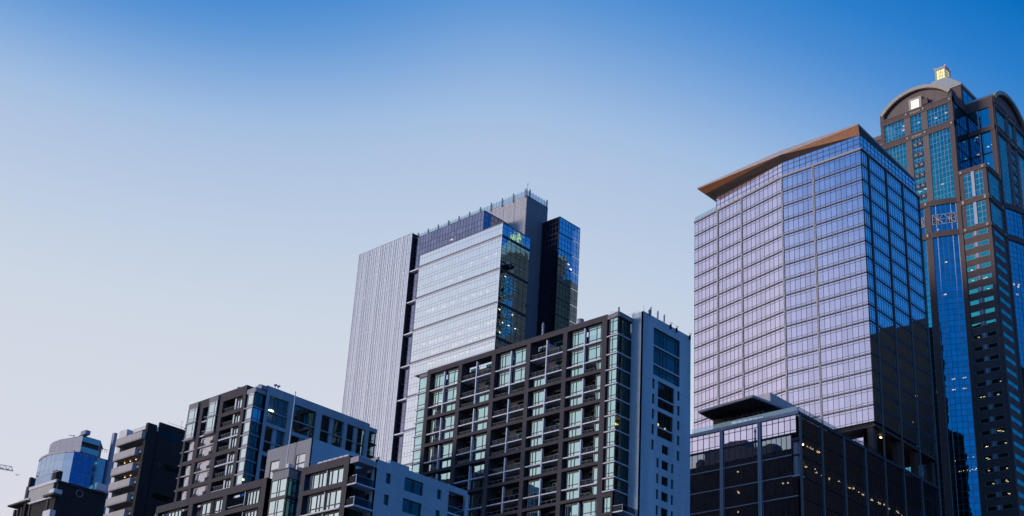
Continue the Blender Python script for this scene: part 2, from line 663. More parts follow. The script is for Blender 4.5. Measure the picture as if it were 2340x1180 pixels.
    m.prism([(-.3, yp + .3), (-52.5, yp + .3), (-52.5, 29.4), (-.3, 29.4)], 94.7, 95.05, 'roofdark')
    m.build('podium_roof', T)
    m = MB()
    m.box(FP, -52.6, .1, -.2, .25, 95.3, 96.0, 'fin')
    m.box(FS, yp - .1, 29.6, -.2, .22, 95.25, 95.9, 'mull')
    m.build('podium_coping', T)
    m = MB()
    for zf in [91.35 - 4.3 * i for i in range(20)]:
        m = MB()
        m.prism([(-.3, yp + .3), (-52.3, yp + .3), (-52.3, 29.4), (-.3, 29.4)], zf - .35, zf, 'dark')
        m.build('podium_floor_slab', T)
    pun = []
    for (a, b) in ((-8.75, -.5), (-17.95, -9.35), (-27.3, -18.55), (-36.6, -27.9), (-45.9, -37.2), (-52.6, -46.5)):
        for i in range(7):
            z1 = 95.25 if i == 0 else 91.2 - 4.3 * (i - 1)
            z0 = 91.5 if i == 0 else 91.2 - 4.3 * i + .2
            bb = b
            if a > -9 and i in (1, 2):
                bb = -1.7           # the corner loggia
            n = 6
            gl = 'lav' if i == 0 else 'lavdark'
            w = pane_set(FP, a, bb, z0, z1, [j / n for j in range(1, n)], [z1 - .9, z0 + .55] if i == 0 else [z0 + .5], gl, 'mull', 0, .10 if i < 2 else .05)
            w.box(FP, a, bb, -.02, .14, z0 - .24, z0 - .06, 'fin' if i else 'mull')
            pun.append((10 - i + (3 if a > -20 else 0), w))
    ys = [yp + .4, -23.3, -14.4, -5.4, 3.4, 12, 20.4, 29.0]
    for j in range(7):
        for i in range(5):
            z1 = 95.2 - 4.3 * i
            z0 = z1 - 4.1
            a, b = ys[j] + .25, ys[j + 1] - .25
            if j == 0 and i in (1, 2):
                a += 1.1
            w = pane_set(FS, a, b, z0, z1, [q / 6 for q in range(1, 6)], [z0 + .5], 'lavdark', 'mull', 0, .05)
            pun.append((6 - i, w))
    many('podium_window', T, pun)
    for s in (-9.05, -18.25, -27.6, -36.9, -46.2):
        m = MB()
        m.box(FP, s - .30, s - .1, 0, .45, .2, 95.28, 'fin')
        m.box(FP, s + .1, s + .30, 0, .45, .2, 95.28, 'fin')
        m.build('podium_fin', T)
    for s in (-31.6, -23.3, -14.4, -5.4):
        m = MB()
        m.box(FS, s - .24, s + .24, 0, .4, .2, 95.22, 'findark')
        m.build('podium_fin', T)
    m = MB()
    m.box(FP, -1.55, -.55, -1.3, -.3, 82.7, 89.7, 'steel')
    m.build('loggia_column', T)
    m = MB()
    m.box(FP, -1.7, 0, -1.8, .1, 82.35, 82.65, 'fin')
    m.box(FP, -1.7, 0, -1.8, .1, 89.75, 90.4, 'mull')
    m.build('loggia_slab', T)
    # lower skirt of the podium, below the last glazed storey
    m = MB()
    m.box(FP, -52.6, 0, -.3, -.05, 0, 65, 'lavdark')
    m.box(FS, yp + .31, 29.6, -.3, -.05, 0, 74.2, 'lavdark')
    m.build('podium_base', T)
    # rooftop canopy with glass box, plant block, guard rail
    m = MB()
    m.prism([(-23.1, -33.6), (-8.5, -35.1), (-7.0, -25.2), (-23.4, -25.4)], 99.75, 100.25, 'coping')
    m.build('canopy', T)
    m = MB()
    m.prism([(-22.6, -33.2), (-8.9, -34.6), (-7.5, -25.6), (-22.9, -25.8)], 99.70, 99.74, 'roofdark')
    m.build('canopy_soffit', T)
    w = pane_set(west(-29.5), -17.6, -9.6, 95.1, 99.69, [.2, .36, .52, .68, .84], [97.2, 98.6], 'lav', 'mull', 0, .12)
    w.box(west(-29.5), -22.5, -17.65, -4, -.5, 95.1, 99.69, 'roofdark')
    w.build('rooftop_pavilion', T)
    m = MB()
    m.prism([(-18, -24.4), (-11.1, -24.4), (-11.1, -13.3), (-18, -13.3)], 95.1, 104.8, 'beige')
    m.build('plant_block', T)
    m = MB()
    m.box(west(-27), -9.2, -4.6, -1.5, 0, 95.1, 96.9, 'beige')
    m.build('roof_bench', T)
    m = MB()
    m.box(FP, -26, -.3, -.1, -.06, 96.0, 97.1, 'railglass')
    m.box(FS, yp + .2, 2, -.14, -.1, 95.9, 97.0, 'railglass')
    m.build('podium_guard_rail', T)
    # dark planting along the podium edge is only a low hedge box row
    m = MB()
    for i in range(9):
        a = -17 + i * 2.2
        m.box(FS, a, a + 2.0, -1.6, -.5, 95.1, 96.4 + .25 * random.random(), 'umber')
    m.build('planter', T)
    # lamps
    P = []
    for i in range(26):
        P.append((-23 + i * 2.0 + random.uniform(-.9, .9), -1.6 - random.random() * 1.2, 86.5 - .3 * random.random()))
    for i in range(9):
        P.append((-27.5 + random.uniform(0, 7.5), -2.0, 90.75))
    for i in range(4):
        P.append((-28 + random.uniform(0, 3), -2.5, 86.5))
    for q in P:
        lights(T, [q], random.choice((.25, .35, .6)), .25, random.choice((.12, .2, .26)), mat='lamp_dim', F=FS)
    lights(T, [(6.2, -2, 101.9), (13.6, -2, 101.9), (14.6, -2.3, 98), (15.4, -2.6, 98.3), (22, -1.8, 110.2), (24.5, -2, 117.6), (25.4, -2, 117.9)], .5, .3, mat='lamp_far', F=FS)
    lights(T, [(-15.9, -2.2, 86.6), (-15.9, -2.2, 82.3), (-16.2, -3, 82.3), (-15.9, -2.2, 78.0), (-5.2, -2.2, 82.3), (-4.2, -2.4, 82.3)], .3, .2, mat='lamp_dim', F=FP)


# ================================================================== pale striped tower
def striped_tower():
    T = thing('office_tower', 'tall pale mirror-glass office tower with a ribbed left wing and grey louvred rooftop core', 'office tower', (-282.3, 283.4, 0))
    FW, FS = west(), south()
    m = MB()
    m.prism([(-4, 4), (-44, 4), (-44, 12.5), (-4, 12.5)], 0, 216.5, 'dark')
    m.prism([(-50, 4), (-73, 4), (-73, 26), (-50, 26)], 0, 227, 'dark')
    m.build('core', T)
    # slabs
    for i in range(22):
        zf = 212.2 - 4.2 * i
        m = MB()
        m.prism([(-.3, .3), (-41, .3), (-41, 14), (-.3, 14)], zf - .4, zf, 'dark')
        m.build('floor_slab', T)
    bands = [217.1] + [212.2 - 12.6 * i for i in range(9)]
    un = []
    for i in range(len(bands) - 1):
        z1, z0 = bands[i] - (.1 if i == 0 else .45), bands[i + 1] + .45
        nf = max(1, round((z1 - z0) / 4.0))
        tr = []
        for f in range(nf):
            b = z0 + (z1 - z0) * f / nf
            tr += [b, b + 2.75]
        w = pane_set(FW, -41.4, -.12, z0, z1, [j / 28 for j in range(1, 28)], tr, 'pale', 'mullpale', 0, .03, md=.03, wt=.13)
        un.append(w)
        w2 = pane_set(FS, .12, 14.3, z0, z1, [j / 6 for j in range(1, 6)], tr, 'paleside', 'mull', 0, .1, md=.06)
        un.append(w2)
    for w in un:
        w.build('window_band', T)
    for b in bands[1:]:
        m = MB()
        m.box(FW, -41.4, 0, -.5, -.12, b - .45, b + .45, 'shaft')
        m.box(FW, -41.4, .05, -.12, .15, b - .46, b - .28, 'finwhite')
        m.box(FW, -46.45, -41.41, -1.35, -.2, b - .35, b + .05, 'finwhite')
        m.box(FS, .05, 14.3, -.5, -.1, b - .45, b + .45, 'mull')
        m.build('floor_band', T)
    m = MB()
    m.box(FW, -41.45, -41.25, -.4, .1, 90, 217.2, 'shaft')
    m.box(FW, -.1, .06, -.06, .06, 90, 217.2, 'finwhite')
    m.build('corner_trim', T)
    m = MB()
    m.prism([(0, 0), (-41.5, 0), (-41.5, 14.3), (0, 14.3)], 217.11, 217.35, 'shaft')
    m.build('roof', T)
    # lower plain part, far below the frame
    m = MB()
    m.prism([(-.05, .05), (-41.4, .05), (-41.4, 14.2), (-.05, 14.2)], 0, bands[-1] - .5, 'pale')
    m.build('lower_wall', T)
    # violet plant glass behind, and the recess it forms beside the ribbed wing
    F3 = west(1.4)
    for i, (z1, z0) in enumerate(zip([226.1] + [b - .05 for b in bands[1:]], [b + .05 for b in bands[1:]] + [90])):
        if i > 8:
            break
        a = -46.4
        b = -10.9 if i == 0 else -41.6
        n = 24 if i == 0 else 3
        tr = [z0 + 2.1 * q for q in range(1, int((z1 - z0) / 2.1))]
        w = pane_set(F3, a, b, z0, z1, [q / n for q in range(1, n)], tr, 'violet', 'mull', 0, .09)
        w.build('recess_glazing', T)
    w = pane_set(south(-10.9, 1.4), .02, 12.0, 217.4, 226.1, [.2, .4, .6, .8], [219.5, 221.6, 223.7, 225.8], 'violet', 'mull', 0, .09)
    w.build('recess_glazing', T)
    m = MB()
    m.prism([(-10.95, 1.5), (-46.4, 1.5), (-46.4, 13.4), (-10.95, 13.4)], 226.11, 226.35, 'shaft')
    m.build('plant_roof', T)
    # ribbed wing
    m = MB()
    tr = [228 - 2.1 * q for q in range(1, 66)]
    for i in range(12):
        a = -76.3 + i * 2.467
        w = pane_set(FW, a + .2, a + 2.467 - .2, 90, 227.9, [.5], tr, 'pale', 'mullpale', 0, .09, md=.03, wt=.05)
        w.build('window_strip', T)
    rib_rnd = random.Random(21)
    for i in range(13):
        a = -76.3 + i * 2.467
        m = MB()
        m.box(FW, a - .14, a + .14, -.1, .16, 90, 228.2, 'finwhite')
        m.build('rib', T)
        for t in (.36, .7):
            if i < 12:
                t += rib_rnd.uniform(-.06, .06)
                m = MB()
                m.box(FW, a + 2.467 * t - .05, a + 2.467 * t + .05, .035, rib_rnd.choice((.06, .09, .12)), 90, 228.1, 'finwhite')
                m.build('rib', T)
    m = MB()
    m.prism([(-46.62, .1), (-46.5, .1), (-46.5, 12), (-46.62, 12)], 0, 228, 'umber')
    m.prism([(-76.4, .1), (-76.3, .1), (-76.3, 26), (-76.4, 26)], 0, 228, 'finwhite')
    m.build('wing_side_wall', T)
    m = MB()
    m.prism([(-46.7, .1), (-76.3, .1), (-76.3, 26), (-46.7, 26)], 227.95, 228.15, 'shaft')
    m.build('wing_roof', T)
    m = MB()
    m.prism([(-46.7, .05), (-76.2, .05), (-76.2, 25), (-46.7, 25)], 0, 89.9, 'pale')
    m.build('wing_lower_wall', T)
    # louvred core
    yc, xc, ye = 13.6, -2.3, 24.8
    m = MB()
    m.prism([(xc - .25, yc + .25), (-60, yc + .25), (-60, ye), (xc - .25, ye)], 0, 234.6, 'shaft')
    m.build('rooftop_core', T)
    FC = west(yc)
    for i in range(6):
        a = xc - 5.55 * (i + 1)
        b = xc - 5.55 * i - .15
        m = MB()
        zz = 217.4
        while zz < 234.5:
            m.hexa([FC(a, -.2, zz + .28), FC(b, -.2, zz + .28), FC(b, .05, zz), FC(a, .05, zz),
                    FC(a, -.2, zz + .36), FC(b, -.2, zz + .36), FC(b, .05, zz + .22), FC(a, .05, zz + .22)], 'louvre')
            zz += .42
        m.build('louvre_panel', T)
    m = MB()
    m.box(FC, -60, xc + .03, -.1, .1, 234.6, 234.9, 'steel')
    m.box(south(xc), yc, ye, -.2, .06, 0, 234.9, 'shaft')
    m.build('core_cladding', T)
    m = MB()
    for i in range(38):
        a = -60 + i * 1.52
        m.box(FC, a + .05, a + 1.47, -.03, 0, 234.95, 236.9, 'railglass')
    for i in range(7):
        m.box(south(xc), yc + .1 + i * 1.55, yc + 1.55 + i * 1.55, -.03, 0, 234.95, 236.9, 'railglass')
    m.build('glass_guard_rail', T)
    for i in range(39):
        a = -60 + i * 1.52
        m = MB()
        m.box(FC, a - .05, a + .05, -.12, -.04, 234.9, 237.5, 'steel')
        m.build('rail_post', T)
    for i in range(8):
        m = MB()
        a = yc + .1 + i * 1.55
        m.box(south(xc), a - .05, a + .05, -.12, -.04, 234.9, 237.5, 'steel')
        m.build('rail_post', T)
    for i in range(11):
        a = xc - .9 - i * 5.55 if i else xc - .5
        m = MB()
        m.box(FC, a - .18, a + .18, .11, .45, 234.0, 237.6, 'shaft')
        m.build('davit_post', T)
    for a in (1.2, 10.4):
        m = MB()
        m.box(south(xc), yc + a - .18, yc + a + .18, .07, .4, 234.0, 237.6, 'shaft')
        m.build('davit_post', T)
    m = MB()
    m.tube((xc - .6, yc + .6, 234.9), (xc - .6, yc + .6, 240.5), .06, 'steel', 5)
    m.tube((xc - 1.2, yc + .6, 239.6), (xc + .2, yc + .6, 239.9), .04, 'steel', 4)
    m.build('roof_mast', T)
    # right-hand box with blue end
    bx, y0, y1, zt = 6.0, 22.3, 33.6, 227.3
    m = MB()
    m.prism([(bx - 3, y0 + 3), (-6, y0 + 3), (-6, y1 - .3), (bx - 3, y1 - .3)], 0, 226.8, 'dark')
    m.build('annex_core', T)
    m = MB()
    m.prism([(bx, y0), (-6, y0), (-6, y1), (bx, y1)], zt, zt + .2, 'shaft')
    m.build('annex_roof', T)
    for i in range(16):
        z1 = zt - .05 - 6.3 * i
        z0 = z1 - 6.1
        w = pane_set(south(bx), y0 + .08, y1, z0, z1, [j / 7 for j in range(1, 7)], [z0 + 2.1, z0 + 4.2], 'paleside', 'mull', 0, .1)
        w.build('annex_window_band', T)
        w = pane_set(west(y0), -6, bx - .08, z0, z1, [j / 8 for j in range(1, 8)], [z0 + 2.1, z0 + 4.2], 'violetdark', 'mull', 0, .1)
        w.build('annex_window_band', T)
    m = MB()
    m.prism([(bx - .05, y0 + .05), (-6, y0 + .05), (-6, y1), (bx - .05, y1)], 0, zt - 6.3 * 16, 'cobalt')
    m.build('annex_lower_wall', T)
    # lamps seen through the pale glass
    P = []
    rnd = random.Random(3)
    for zf in (195.2, 182.6, 178.4, 174.2, 161.6, 157.4):
        a = -38 + rnd.uniform(0, 6)
        while a < -2:
            if rnd.random() < .75:
                P.append((a, -2 - rnd.random(), zf - .5))
            a += rnd.uniform(2.0, 3.2)
    P += [(-9, -2, 207.5), (-4.5, -2, 207.6), (-16, -2, 207.5), (-35, -2, 212), (-21, -2, 203.4), (-26, -2, 203.4)]
    lights(T, P[:70], 1.5, .5, .45, mat='lamp_soft', F=FW)
    P = []
    for k in range(30):
        P.append((-75 + rnd.uniform(0, 27), -2.2, 215 - 4.2 * rnd.randrange(18) - .5))
    lights(T, P, .8, .5, .6, mat='lamp_soft', F=FW)
    lights(T, [(-45.2, -5, 207.8), (-45.4, -5, 199.9), (-44.6, -5, 183.8), (-30, -4.5, 222.0)], 1.2, .5, mat='lamp', F=FW)
    lights(T, [(5, -2, 199.3), (7, -2, 199.5), (8.3, -2, 199.5), (3, -1.8, 186), (6, -2, 187.5), (8, -2, 182), (9.5, -2, 186.5), (11.5, -2, 182), (4, -2, 178), (5, -2, 182.0), (2.5, -2, 208), (5.2, -2, 208)], .7, .3, mat='lamp', F=FS)
    lights(T, [(y0 + 7.5, -1.5, 212), (y0 + 8.7, -1.5, 210.5)], 1.2, .3, mat='lamp', F=south(bx))


G['mullpale'] = wall('grey_violet_mullion', (.36, .36, .45), .5, .1, 1)
G['railglass'] = glass('rail_glass', (.75, .85, .9), .22, (.75, .85, .9), .03, 0, .1, graz=.2)
G['balcglass'] = glass('balcony_rail_glass', (.5, .55, .6), .05, (.45, .48, .5), .05, 0, .1, graz=.08)
G['violetdark'] = glass('dark_annex_glass', (.18, .20, .30), .5, (.1, .1, .14), .05, .05, .4)


# ================================================================== gridded apartment tower
CLUTTER = []


def balcony_things():
    """plants and chairs standing on the balconies of the gridded tower"""
    rnd = random.Random(42)
    spots = [c for c in CLUTTER if rnd.random() < .62]
    ox, oy = -142.2, 171.8

    def plant():
        T = thing('potted_plant', 'small dark potted plant on a balcony of the gridded apartment tower', 'plant', group='potted plants on the gridded tower balconies')
        m = MB()
        m.tube((0, 0, 0), (0, 0, .38), .15, 'panelc', 10, .2)
        m.build('pot', T)
        m = MB()
        for k in range(46):
            a, h, r = rnd.random() * 6.28, .38 + rnd.random() * .75, rnd.random() * .3
            c_ = Vector((r * cos(a), r * sin(a), h))
            d1 = Vector((rnd.uniform(-1, 1), rnd.uniform(-1, 1), rnd.uniform(-.2, 1))).normalized() * .17
            d2 = d1.orthogonal().normalized() * .06
            m.face([c_ - d1, c_ - d2, c_ + d1, c_ + d2], 'leaf')
        m.tube((0, 0, .38), (0, 0, .8), .02, 'leaf', 5)
        m.build('foliage', T)
        return T

    def chair():
        T = thing('balcony_chair', 'pale folding chair on a balcony of the gridded apartment tower', 'chair', group='chairs on the gridded tower balconies')
        F = west()
        m = MB()
        m.box(F, -.23, .23, -.23, .23, .42, .46, 'white')
        m.build('seat', T)
        m = MB()
        m.box(F, -.23, .23, -.26, -.22, .47, .92, 'white')
        m.build('backrest', T)
        for sx in (-.2, .2):
            for sy in (-.2, .2):
                m = MB()
                m.box(F, sx - .02, sx + .02, sy - .02, sy + .02, 0, .415, 'steel')
                m.build('leg', T)
        return T

    first = {}
    for i, (s_, d_, z_) in enumerate(spots):
        kind = 'plant' if i % 2 else 'chair'
        loc = (ox + s_, oy - d_, z_)
        if kind not in first:
            o = first[kind] = plant() if kind == 'plant' else chair()
        else:
            o = first[kind].copy()
            COL.objects.link(o)
            for ch in list(first[kind].children):
                c_ = ch.copy()
                COL.objects.link(c_)
                c_.parent = o
        o.location = loc
        o.rotation_euler = (0, 0, rnd.uniform(0, 6.28))


def gridded_tower():
    T = thing('apartment_tower', 'dark gridded apartment tower with teal windows, recessed balconies and a plain pale end wall', 'apartment tower', (-142.2, 171.8, 0))
    FW = west()
    pil = [(-48.2, -47.2), (-38.9, -37.9), (-29.5, -28.5), (-20.1, -19.1), (-10.7, -9.7), (-1.2, 0)]
    zt = 103.6
    zlow = 45.6
    for a, b in pil:
        m = MB()
        m.box(FW, a, b, -2.3, .003, 0, zt - 1.1, 'char')
        m.build('pillar', T)
    m = MB()
    m.box(FW, -48.2, 0, -2.4, .006, 102.5, zt, 'char')
    m.build('roof_beam', T)
    beams = [(92.35, 93.0), (86.45, 87.1), (80.4, 81.0), (74.6, 75.2), (68.5, 69.1), (62.65, 63.3), (56.8, 57.4), (50.95, 51.5)]
    for z0, z1 in beams:
        m = MB()
        for i in range(5):
            m.box(FW, pil[i][1], pil[i + 1][0], -2.25, 0, z0, z1, 'char')
        m.build('floor_beam', T)
    m = MB()
    m.prism([(-.1, 2.3), (-48.1, 2.3), (-48.1, 12.6), (-.1, 12.6)], 0, 101.5, 'balcwall', top='shaft')
    m.build('body', T)
    for a, b, zz in ((-33.4, -28.25, 105.2), (-28.2, -21.9, 106.2), (-21.85, -14, 103.7), (-9.4, -5.2, 104.9), (-5.15, -.3, 103.2)):
        m = MB()
        m.prism([(b, 8.5), (a, 8.5), (a, 12.5), (b, 12.5)], 101.51, zz, 'shaft')
        m.build('roof_plant', T)
    m = MB()
    m.tube((-35.5, 10.5, 101.5), (-35.5, 10.5, 103.2), 1.5, 'shaft', 16)
    m.tube((-35.5, 10.5, 103.2), (-35.5, 10.5, 104.0), 1.5, 'shaft', 16, .5)
    m.build('water_tank', T)
    m = MB()
    m.box(FW, -47.2, -1.2, -2.2, -.3, 0, zlow + 5.3, 'char')
    m.build('base_wall', T)
    units = [[(98.85, 102.5), (95.15, 98.6), (93.0, 94.9)]]
    for i in range(len(beams) - 1):
        hi, lo = beams[i][0], beams[i + 1][1]
        mid = lo + 2.05
        units.append([(mid + .1, hi), (lo, mid - .12)])
    # cell kinds per bay: (left, right); W window, B balcony, N narrow window + balcony, M balcony + narrow window
    top3 = [[('W', 'W'), ('W', 'W'), ('N', 'W')], [('B', 'B'), ('B', 'B'), ('B', 'W')], [('W', 'W'), ('W', 'W'), ('B', 'B')],
            [('B', 'B'), ('B', 'B'), ('W', 'B')], [('W', 'W'), ('W', 'W'), ('W', 'M')]]
    rest = [('N', 'W'), ('B', 'W'), ('B', 'B'), ('W', 'B'), ('W', 'M')]
    rnd = random.Random(11)
    for ui, un in enumerate(units):
        for b in range(5):
            a0, a1 = pil[b][1], pil[b + 1][0]
            mid = (a0 + a1) / 2
            dv = MB()
            dv.box(FW, mid - .12, mid + .12, -.6, -.06, un[-1][0], un[0][1] - .35, 'white')
            dv.build('divider', T)
            for fi, (z0, z1) in enumerate(un):
                kinds = top3[b][fi] if ui == 0 else rest[b]
                if ui >= 5 and b == 4:
                    kinds = ('W', 'W')
                if (ui >= 4 and b == 0) or (ui >= 6 and b <= 1):
                    kinds = ('B', 'B')
                for side in (0, 1):
                    s0, s1 = (a0, mid - .17) if side == 0 else (mid + .17, a1)
                    kd = kinds[side]
                    lowest = fi == len(un) - 1
                    hidden = (ui >= 4 and b == 0) or (ui >= 6 and b <= 1)
                    if hidden:
                        continue
                    h = z1 - z0
                    tall = h > 2.4
                    slab = None if lowest else (z0 - .22, z0)

                    def win(p, q, narrow=False):
                        fl = side == 0
                        if narrow:
                            cuts = [.3] if rnd.random() < .5 else []
                        elif tall:
                            cuts = [.18, .42] if fl else [.55, .82]
                        else:
                            cuts = [.25, .5] if fl else [.5, .8]
                        tr = [z0 + .75] if tall else []
                        if tall and ui == 0:
                            tr = [z0 + .7, z1 - .75]
                        w = pane_set(FW, p, q, z0 + .02, z1 - (.25 if tall else .05), cuts, tr, 'teal', 'black', -.75, .13, md=.07)
                        w.box(FW, p, q, -.82, -.7, z1 - (.25 if tall else .05), z1, 'black')
                        if slab:
                            w.box(FW, s0, s1, -2.2, -.12, *slab, 'white')
                        # drawn blind or lit room behind some panes
                        wo = w.build('window', T)
                        if rnd.random() < .22:
                            bl = MB()
                            bl.box(FW, p + .2, p + (q - p) * .6, -1.1, -1.05, z0 + h * .45, z1 - .3, 'milk')
                            bl.build('blind', wo)

                    if kd == 'W':
                        g0 = s0 + (.75 if side == 0 else .25)
                        win(g0, s1 - (.0 if side == 0 else .12))
                        if side == 0:
                            pass
                    elif kd == 'N':
                        win(s0 + .75, s0 + 1.75, True)
                    elif kd == 'M':
                        win(s1 - 1.55, s1 - .1, True)
                    if kd in 'BNM':
                        p, q = s0, s1
                        if kd == 'N':
                            p = s0 + 1.9
                        if kd == 'M':
                            q = s1 - 1.7
                        m = MB()
                        if slab and kd == 'B':
                            m.box(FW, s0, s1, -2.2, -.12, *slab, 'white')
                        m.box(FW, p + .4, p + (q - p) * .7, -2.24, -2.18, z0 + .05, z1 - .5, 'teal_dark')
                        if kd != 'B':
                            m.box(FW, (q if kd == 'M' else p - .12), (q + .12 if kd == 'M' else p), -2.2, -.8, z0, z1, 'white')
                        if fi < 2 and q - p > 1.5:
                            CLUTTER.append((p + (q - p) * rnd.uniform(.2, .8), -.85, z0 + .01))
                        bal = m.build('balcony', T)
                        r = MB()
                        hr = 1.05 if tall else .7
                        if hr < h - .4:
                            r.box(FW, p + .02, q - .02, -.34, -.29, z0 + hr - .07, z0 + hr, 'railmetal')
                            n = max(2, int((q - p) / 1.3))
                            for j in range(n + 1):
                                s = p + .06 + (q - p - .12) * j / n
                                r.box(FW, s - .03, s + .03, -.34, -.29, z0, z0 + hr - .07, 'railmetal')
                            r.box(FW, p + .08, q - .08, -.325, -.305, z0 + .1, z0 + hr - .12, 'balcglass')
                            r.build('railing', bal)
    # corner glass stack
    cz = [102.45] + [98.85 - 0 * i for i in range(1)] + [95.2, 92.15, 89.2, 86.15, 83.2, 80.2, 77.3, 74.35, 71.5, 69.1]
    m = MB()
    m.prism([(0.02, .02), (2.75, -.35), (3.05, 0), (3.05, 4.0), (0.02, 4.0)], 102.45, 103.35, 'corncap')
    m.prism([(2.6, -.1), (2.9, -.1), (2.75, .2)], 103.36, 104.3, 'black')
    m.build('corner_cornice', T)
    FB = south(2.65)
    for i in range(len(cz) - 1):
        z1, z0 = cz[i] - .02, cz[i + 1] + .24
        m = pane_set(FW, .75, 2.62, z0, z1, [.36], [z0 + .7] + ([z1 - .7] if i < 2 else []), 'teal', 'black', 0, .12)
        m.build('corner_window', T)
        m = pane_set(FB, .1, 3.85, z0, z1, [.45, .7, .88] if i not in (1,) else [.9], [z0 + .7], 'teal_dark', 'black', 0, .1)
        m.build('corner_window', T)
        m = MB()
        m.prism([(.1, -.12), (2.8, -.12), (2.8, 3.86), (.1, 3.86)], cz[i + 1] + .02, cz[i + 1] + .22, 'white')
        m.build('corner_slab', T)
    m = MB()
    m.prism([(.02, .4), (.7, .4), (.7, 3.9), (.02, 3.9)], 69, 102.4, 'dark')
    m.prism([(1.0, 2.2), (2.5, 2.2), (2.5, 3.8), (1.0, 3.8)], 69, 102.4, 'dark')
    m.build('corner_core', T)
    # below the glass corner: charcoal frame with windows, then a corner balcony
    m = MB()
    holes_wall(m, FW, .01, 2.4, 45, 69.0, [(.15, 1.95, 65.4, 68.2), (.15, 1.95, 62.3, 64.8), (.15, 1.95, 59.4, 61.8)], .5, 'char')
    m.face([(2.4, 0, 45), (2.4, 3.9, 45), (2.4, 3.9, 69), (2.4, 0, 69)], 'char')
    m.face([(.01, 0, 69), (2.4, 0, 69), (2.4, 3.9, 69), (.01, 3.9, 69)], 'char')
    m.build('lower_corner', T)
    for z0, z1 in ((65.4, 68.2), (62.3, 64.8), (59.4, 61.8)):
        pane_set(FW, .15, 1.95, z0, z1, [.42], [z0 + .8], 'teal', 'black', -.35, .12, back=1).build('corner_window', T)
    for z0 in (65.1, 62.0):
        m = MB()
        m.prism([(2.42, .1), (4.6, .1), (4.6, 3.8), (2.42, 3.8)], z0, z0 + .22, 'white')
        m.box(west(.1), 2.45, 4.6, -.04, 0, z0 + 1.2, z0 + 1.26, 'steel')
        m.box(west(.1), 2.45, 4.56, -.03, -.01, z0 + .25, z0 + 1.19, 'balcglass')
        m.box(south(4.6), .14, 3.8, -.04, 0, z0 + 1.2, z0 + 1.26, 'steel')
        m.box(south(4.6), .14, 3.8, -.03, -.01, z0 + .25, z0 + 1.19, 'balcglass')
        m.box(south(4.6), .1, .16, -.05, .01, z0 + .22, z0 + 1.3, 'steel')
        m.build('corner_balcony', T)
    # end wall
    yc, xc = 3.9, 5.4
    FE = south(xc, yc)
    big = [(3.2, 11.5, 92.75, 102.2)]
    mid = [(4.75, 9.8, 86.8, 91.9), (4.75, 9.5, 81.2, 86.05)]
    sm = []
    for i in range(6):
        sm.append((3.05, 3.8, 89.95 - 2.95 * i, 91.9 - 2.95 * i)) if i < 5 else None
        if i < 5:
            sm.append((10.75, 11.55, 90.0 - 2.95 * i, 91.9 - 2.95 * i))
    lows = []
    for i in range(1, 9):
        zz = 79.95 - 2.95 * (i - 1)
        lows.append((6.2, 8.2, zz - 1.65, zz))
        if i > 1:
            lows.append((4.65, 5.35, zz - 1.75, zz + .05))
            lows.append((9.1, 9.8, zz - 1.7, zz + .1))
    m = MB()
    holes_wall(m, FE, 0, 14.9, 0, 104.3, big + mid + sm + lows, .45, 'conc')
    m.box(west(yc), 2.7, xc - .001, -.4, 0, 0, 104.3, 'conc')
    m.face([(2.7, yc, 104.3), (xc, yc, 104.3), (xc, yc + 14.9, 104.3), (2.7, yc + 14.9, 104.3)], 'conc')
    m.face([(2.7, yc + 14.9, 0), (xc, yc + 14.9, 0), (xc, yc + 14.9, 104.3), (2.7, yc + 14.9, 104.3)], 'conc')
    m.build('end_wall', T)
    m = MB()
    m.prism([(2.8, yc + .3), (4.0, yc + .3), (4.0, yc + 14.6), (2.8, yc + 14.6)], 0, 104.2, 'dark')
    m.build('end_core', T)

    def endwin(h, cuts, tr, gl='teal_dark'):
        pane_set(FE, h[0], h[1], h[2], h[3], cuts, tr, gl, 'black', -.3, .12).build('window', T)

    for z0, z1 in ((98.75, 102.2), (95.05, 98.5), (92.75, 94.8)):
        endwin((3.2, 11.5, z0, z1), [.28, .4, .52, .85], [z1 - .7])
        if z0 > 93:
            m = MB()
            m.box(FE, 3.2, 11.5, -.6, -.05, z0 - .26, z0, 'white')
            m.build('window_slab', T)
    for a, b, c_, d in mid:
        hm = c_ + (d - c_) * .37
        endwin((a, b, hm + .12, d), [.3, .45, .62], [])
        endwin((a, b, c_, hm - .12), [.35, .7], [])
        m = MB()
        m.box(FE, a, b, -.6, -.02, hm - .12, hm + .12, 'white')
        m.build('window_slab', T)
    for h in sm:
        endwin(h, [], [])
    for h in lows:
        endwin(h, [.55] if h[1] - h[0] > 1 else [], [])
    lights(T, [(6.2, -1.0, 84.2), (8.4, -1.0, 83.9)], .35, .2, .4, mat='lamp_amber', F=FE)
    lights(T, [(1.9, -1.4, 82.3)], 1.2, .5, .15, mat='lamp_amber', F=FB)
    lights(T, [(-41.0, -1.5, 99.8), (-40.4, -1.5, 97.3), (-45, -1.4, 96.5)], .5, .2, .2, mat='lamp_dim', F=FW)
    # glass wing at the far left end
    FWl = west(1.0)
    lz = [102.85, 99.25, 95.6, 92.7, 89.7, 86.7, 83.7, 80.7]
    for i in range(len(lz) - 1):
        z1, z0 = lz[i] - .05, lz[i + 1] + .22
        pane_set(FWl, -51.5, -48.35, z0, z1, [.72], [z0 + .8], 'teal', 'black', 0, .13).build('corner_window', T)
        m = MB()
        m.box(FWl, -52, -48.3, -2.5, .15, lz[i + 1] - .02, lz[i + 1] + .2, 'white')
        m.build('corner_slab', T)
    m = MB()
    m.box(FWl, -51.3, -48.25, -4, -1.5, 0, 102.7, 'dark')
    m.build('side_core', T)
    m = MB()
    m.box(FWl, -51.6, -48.25, -4, .1, 102.85, 103.6, 'corncap')
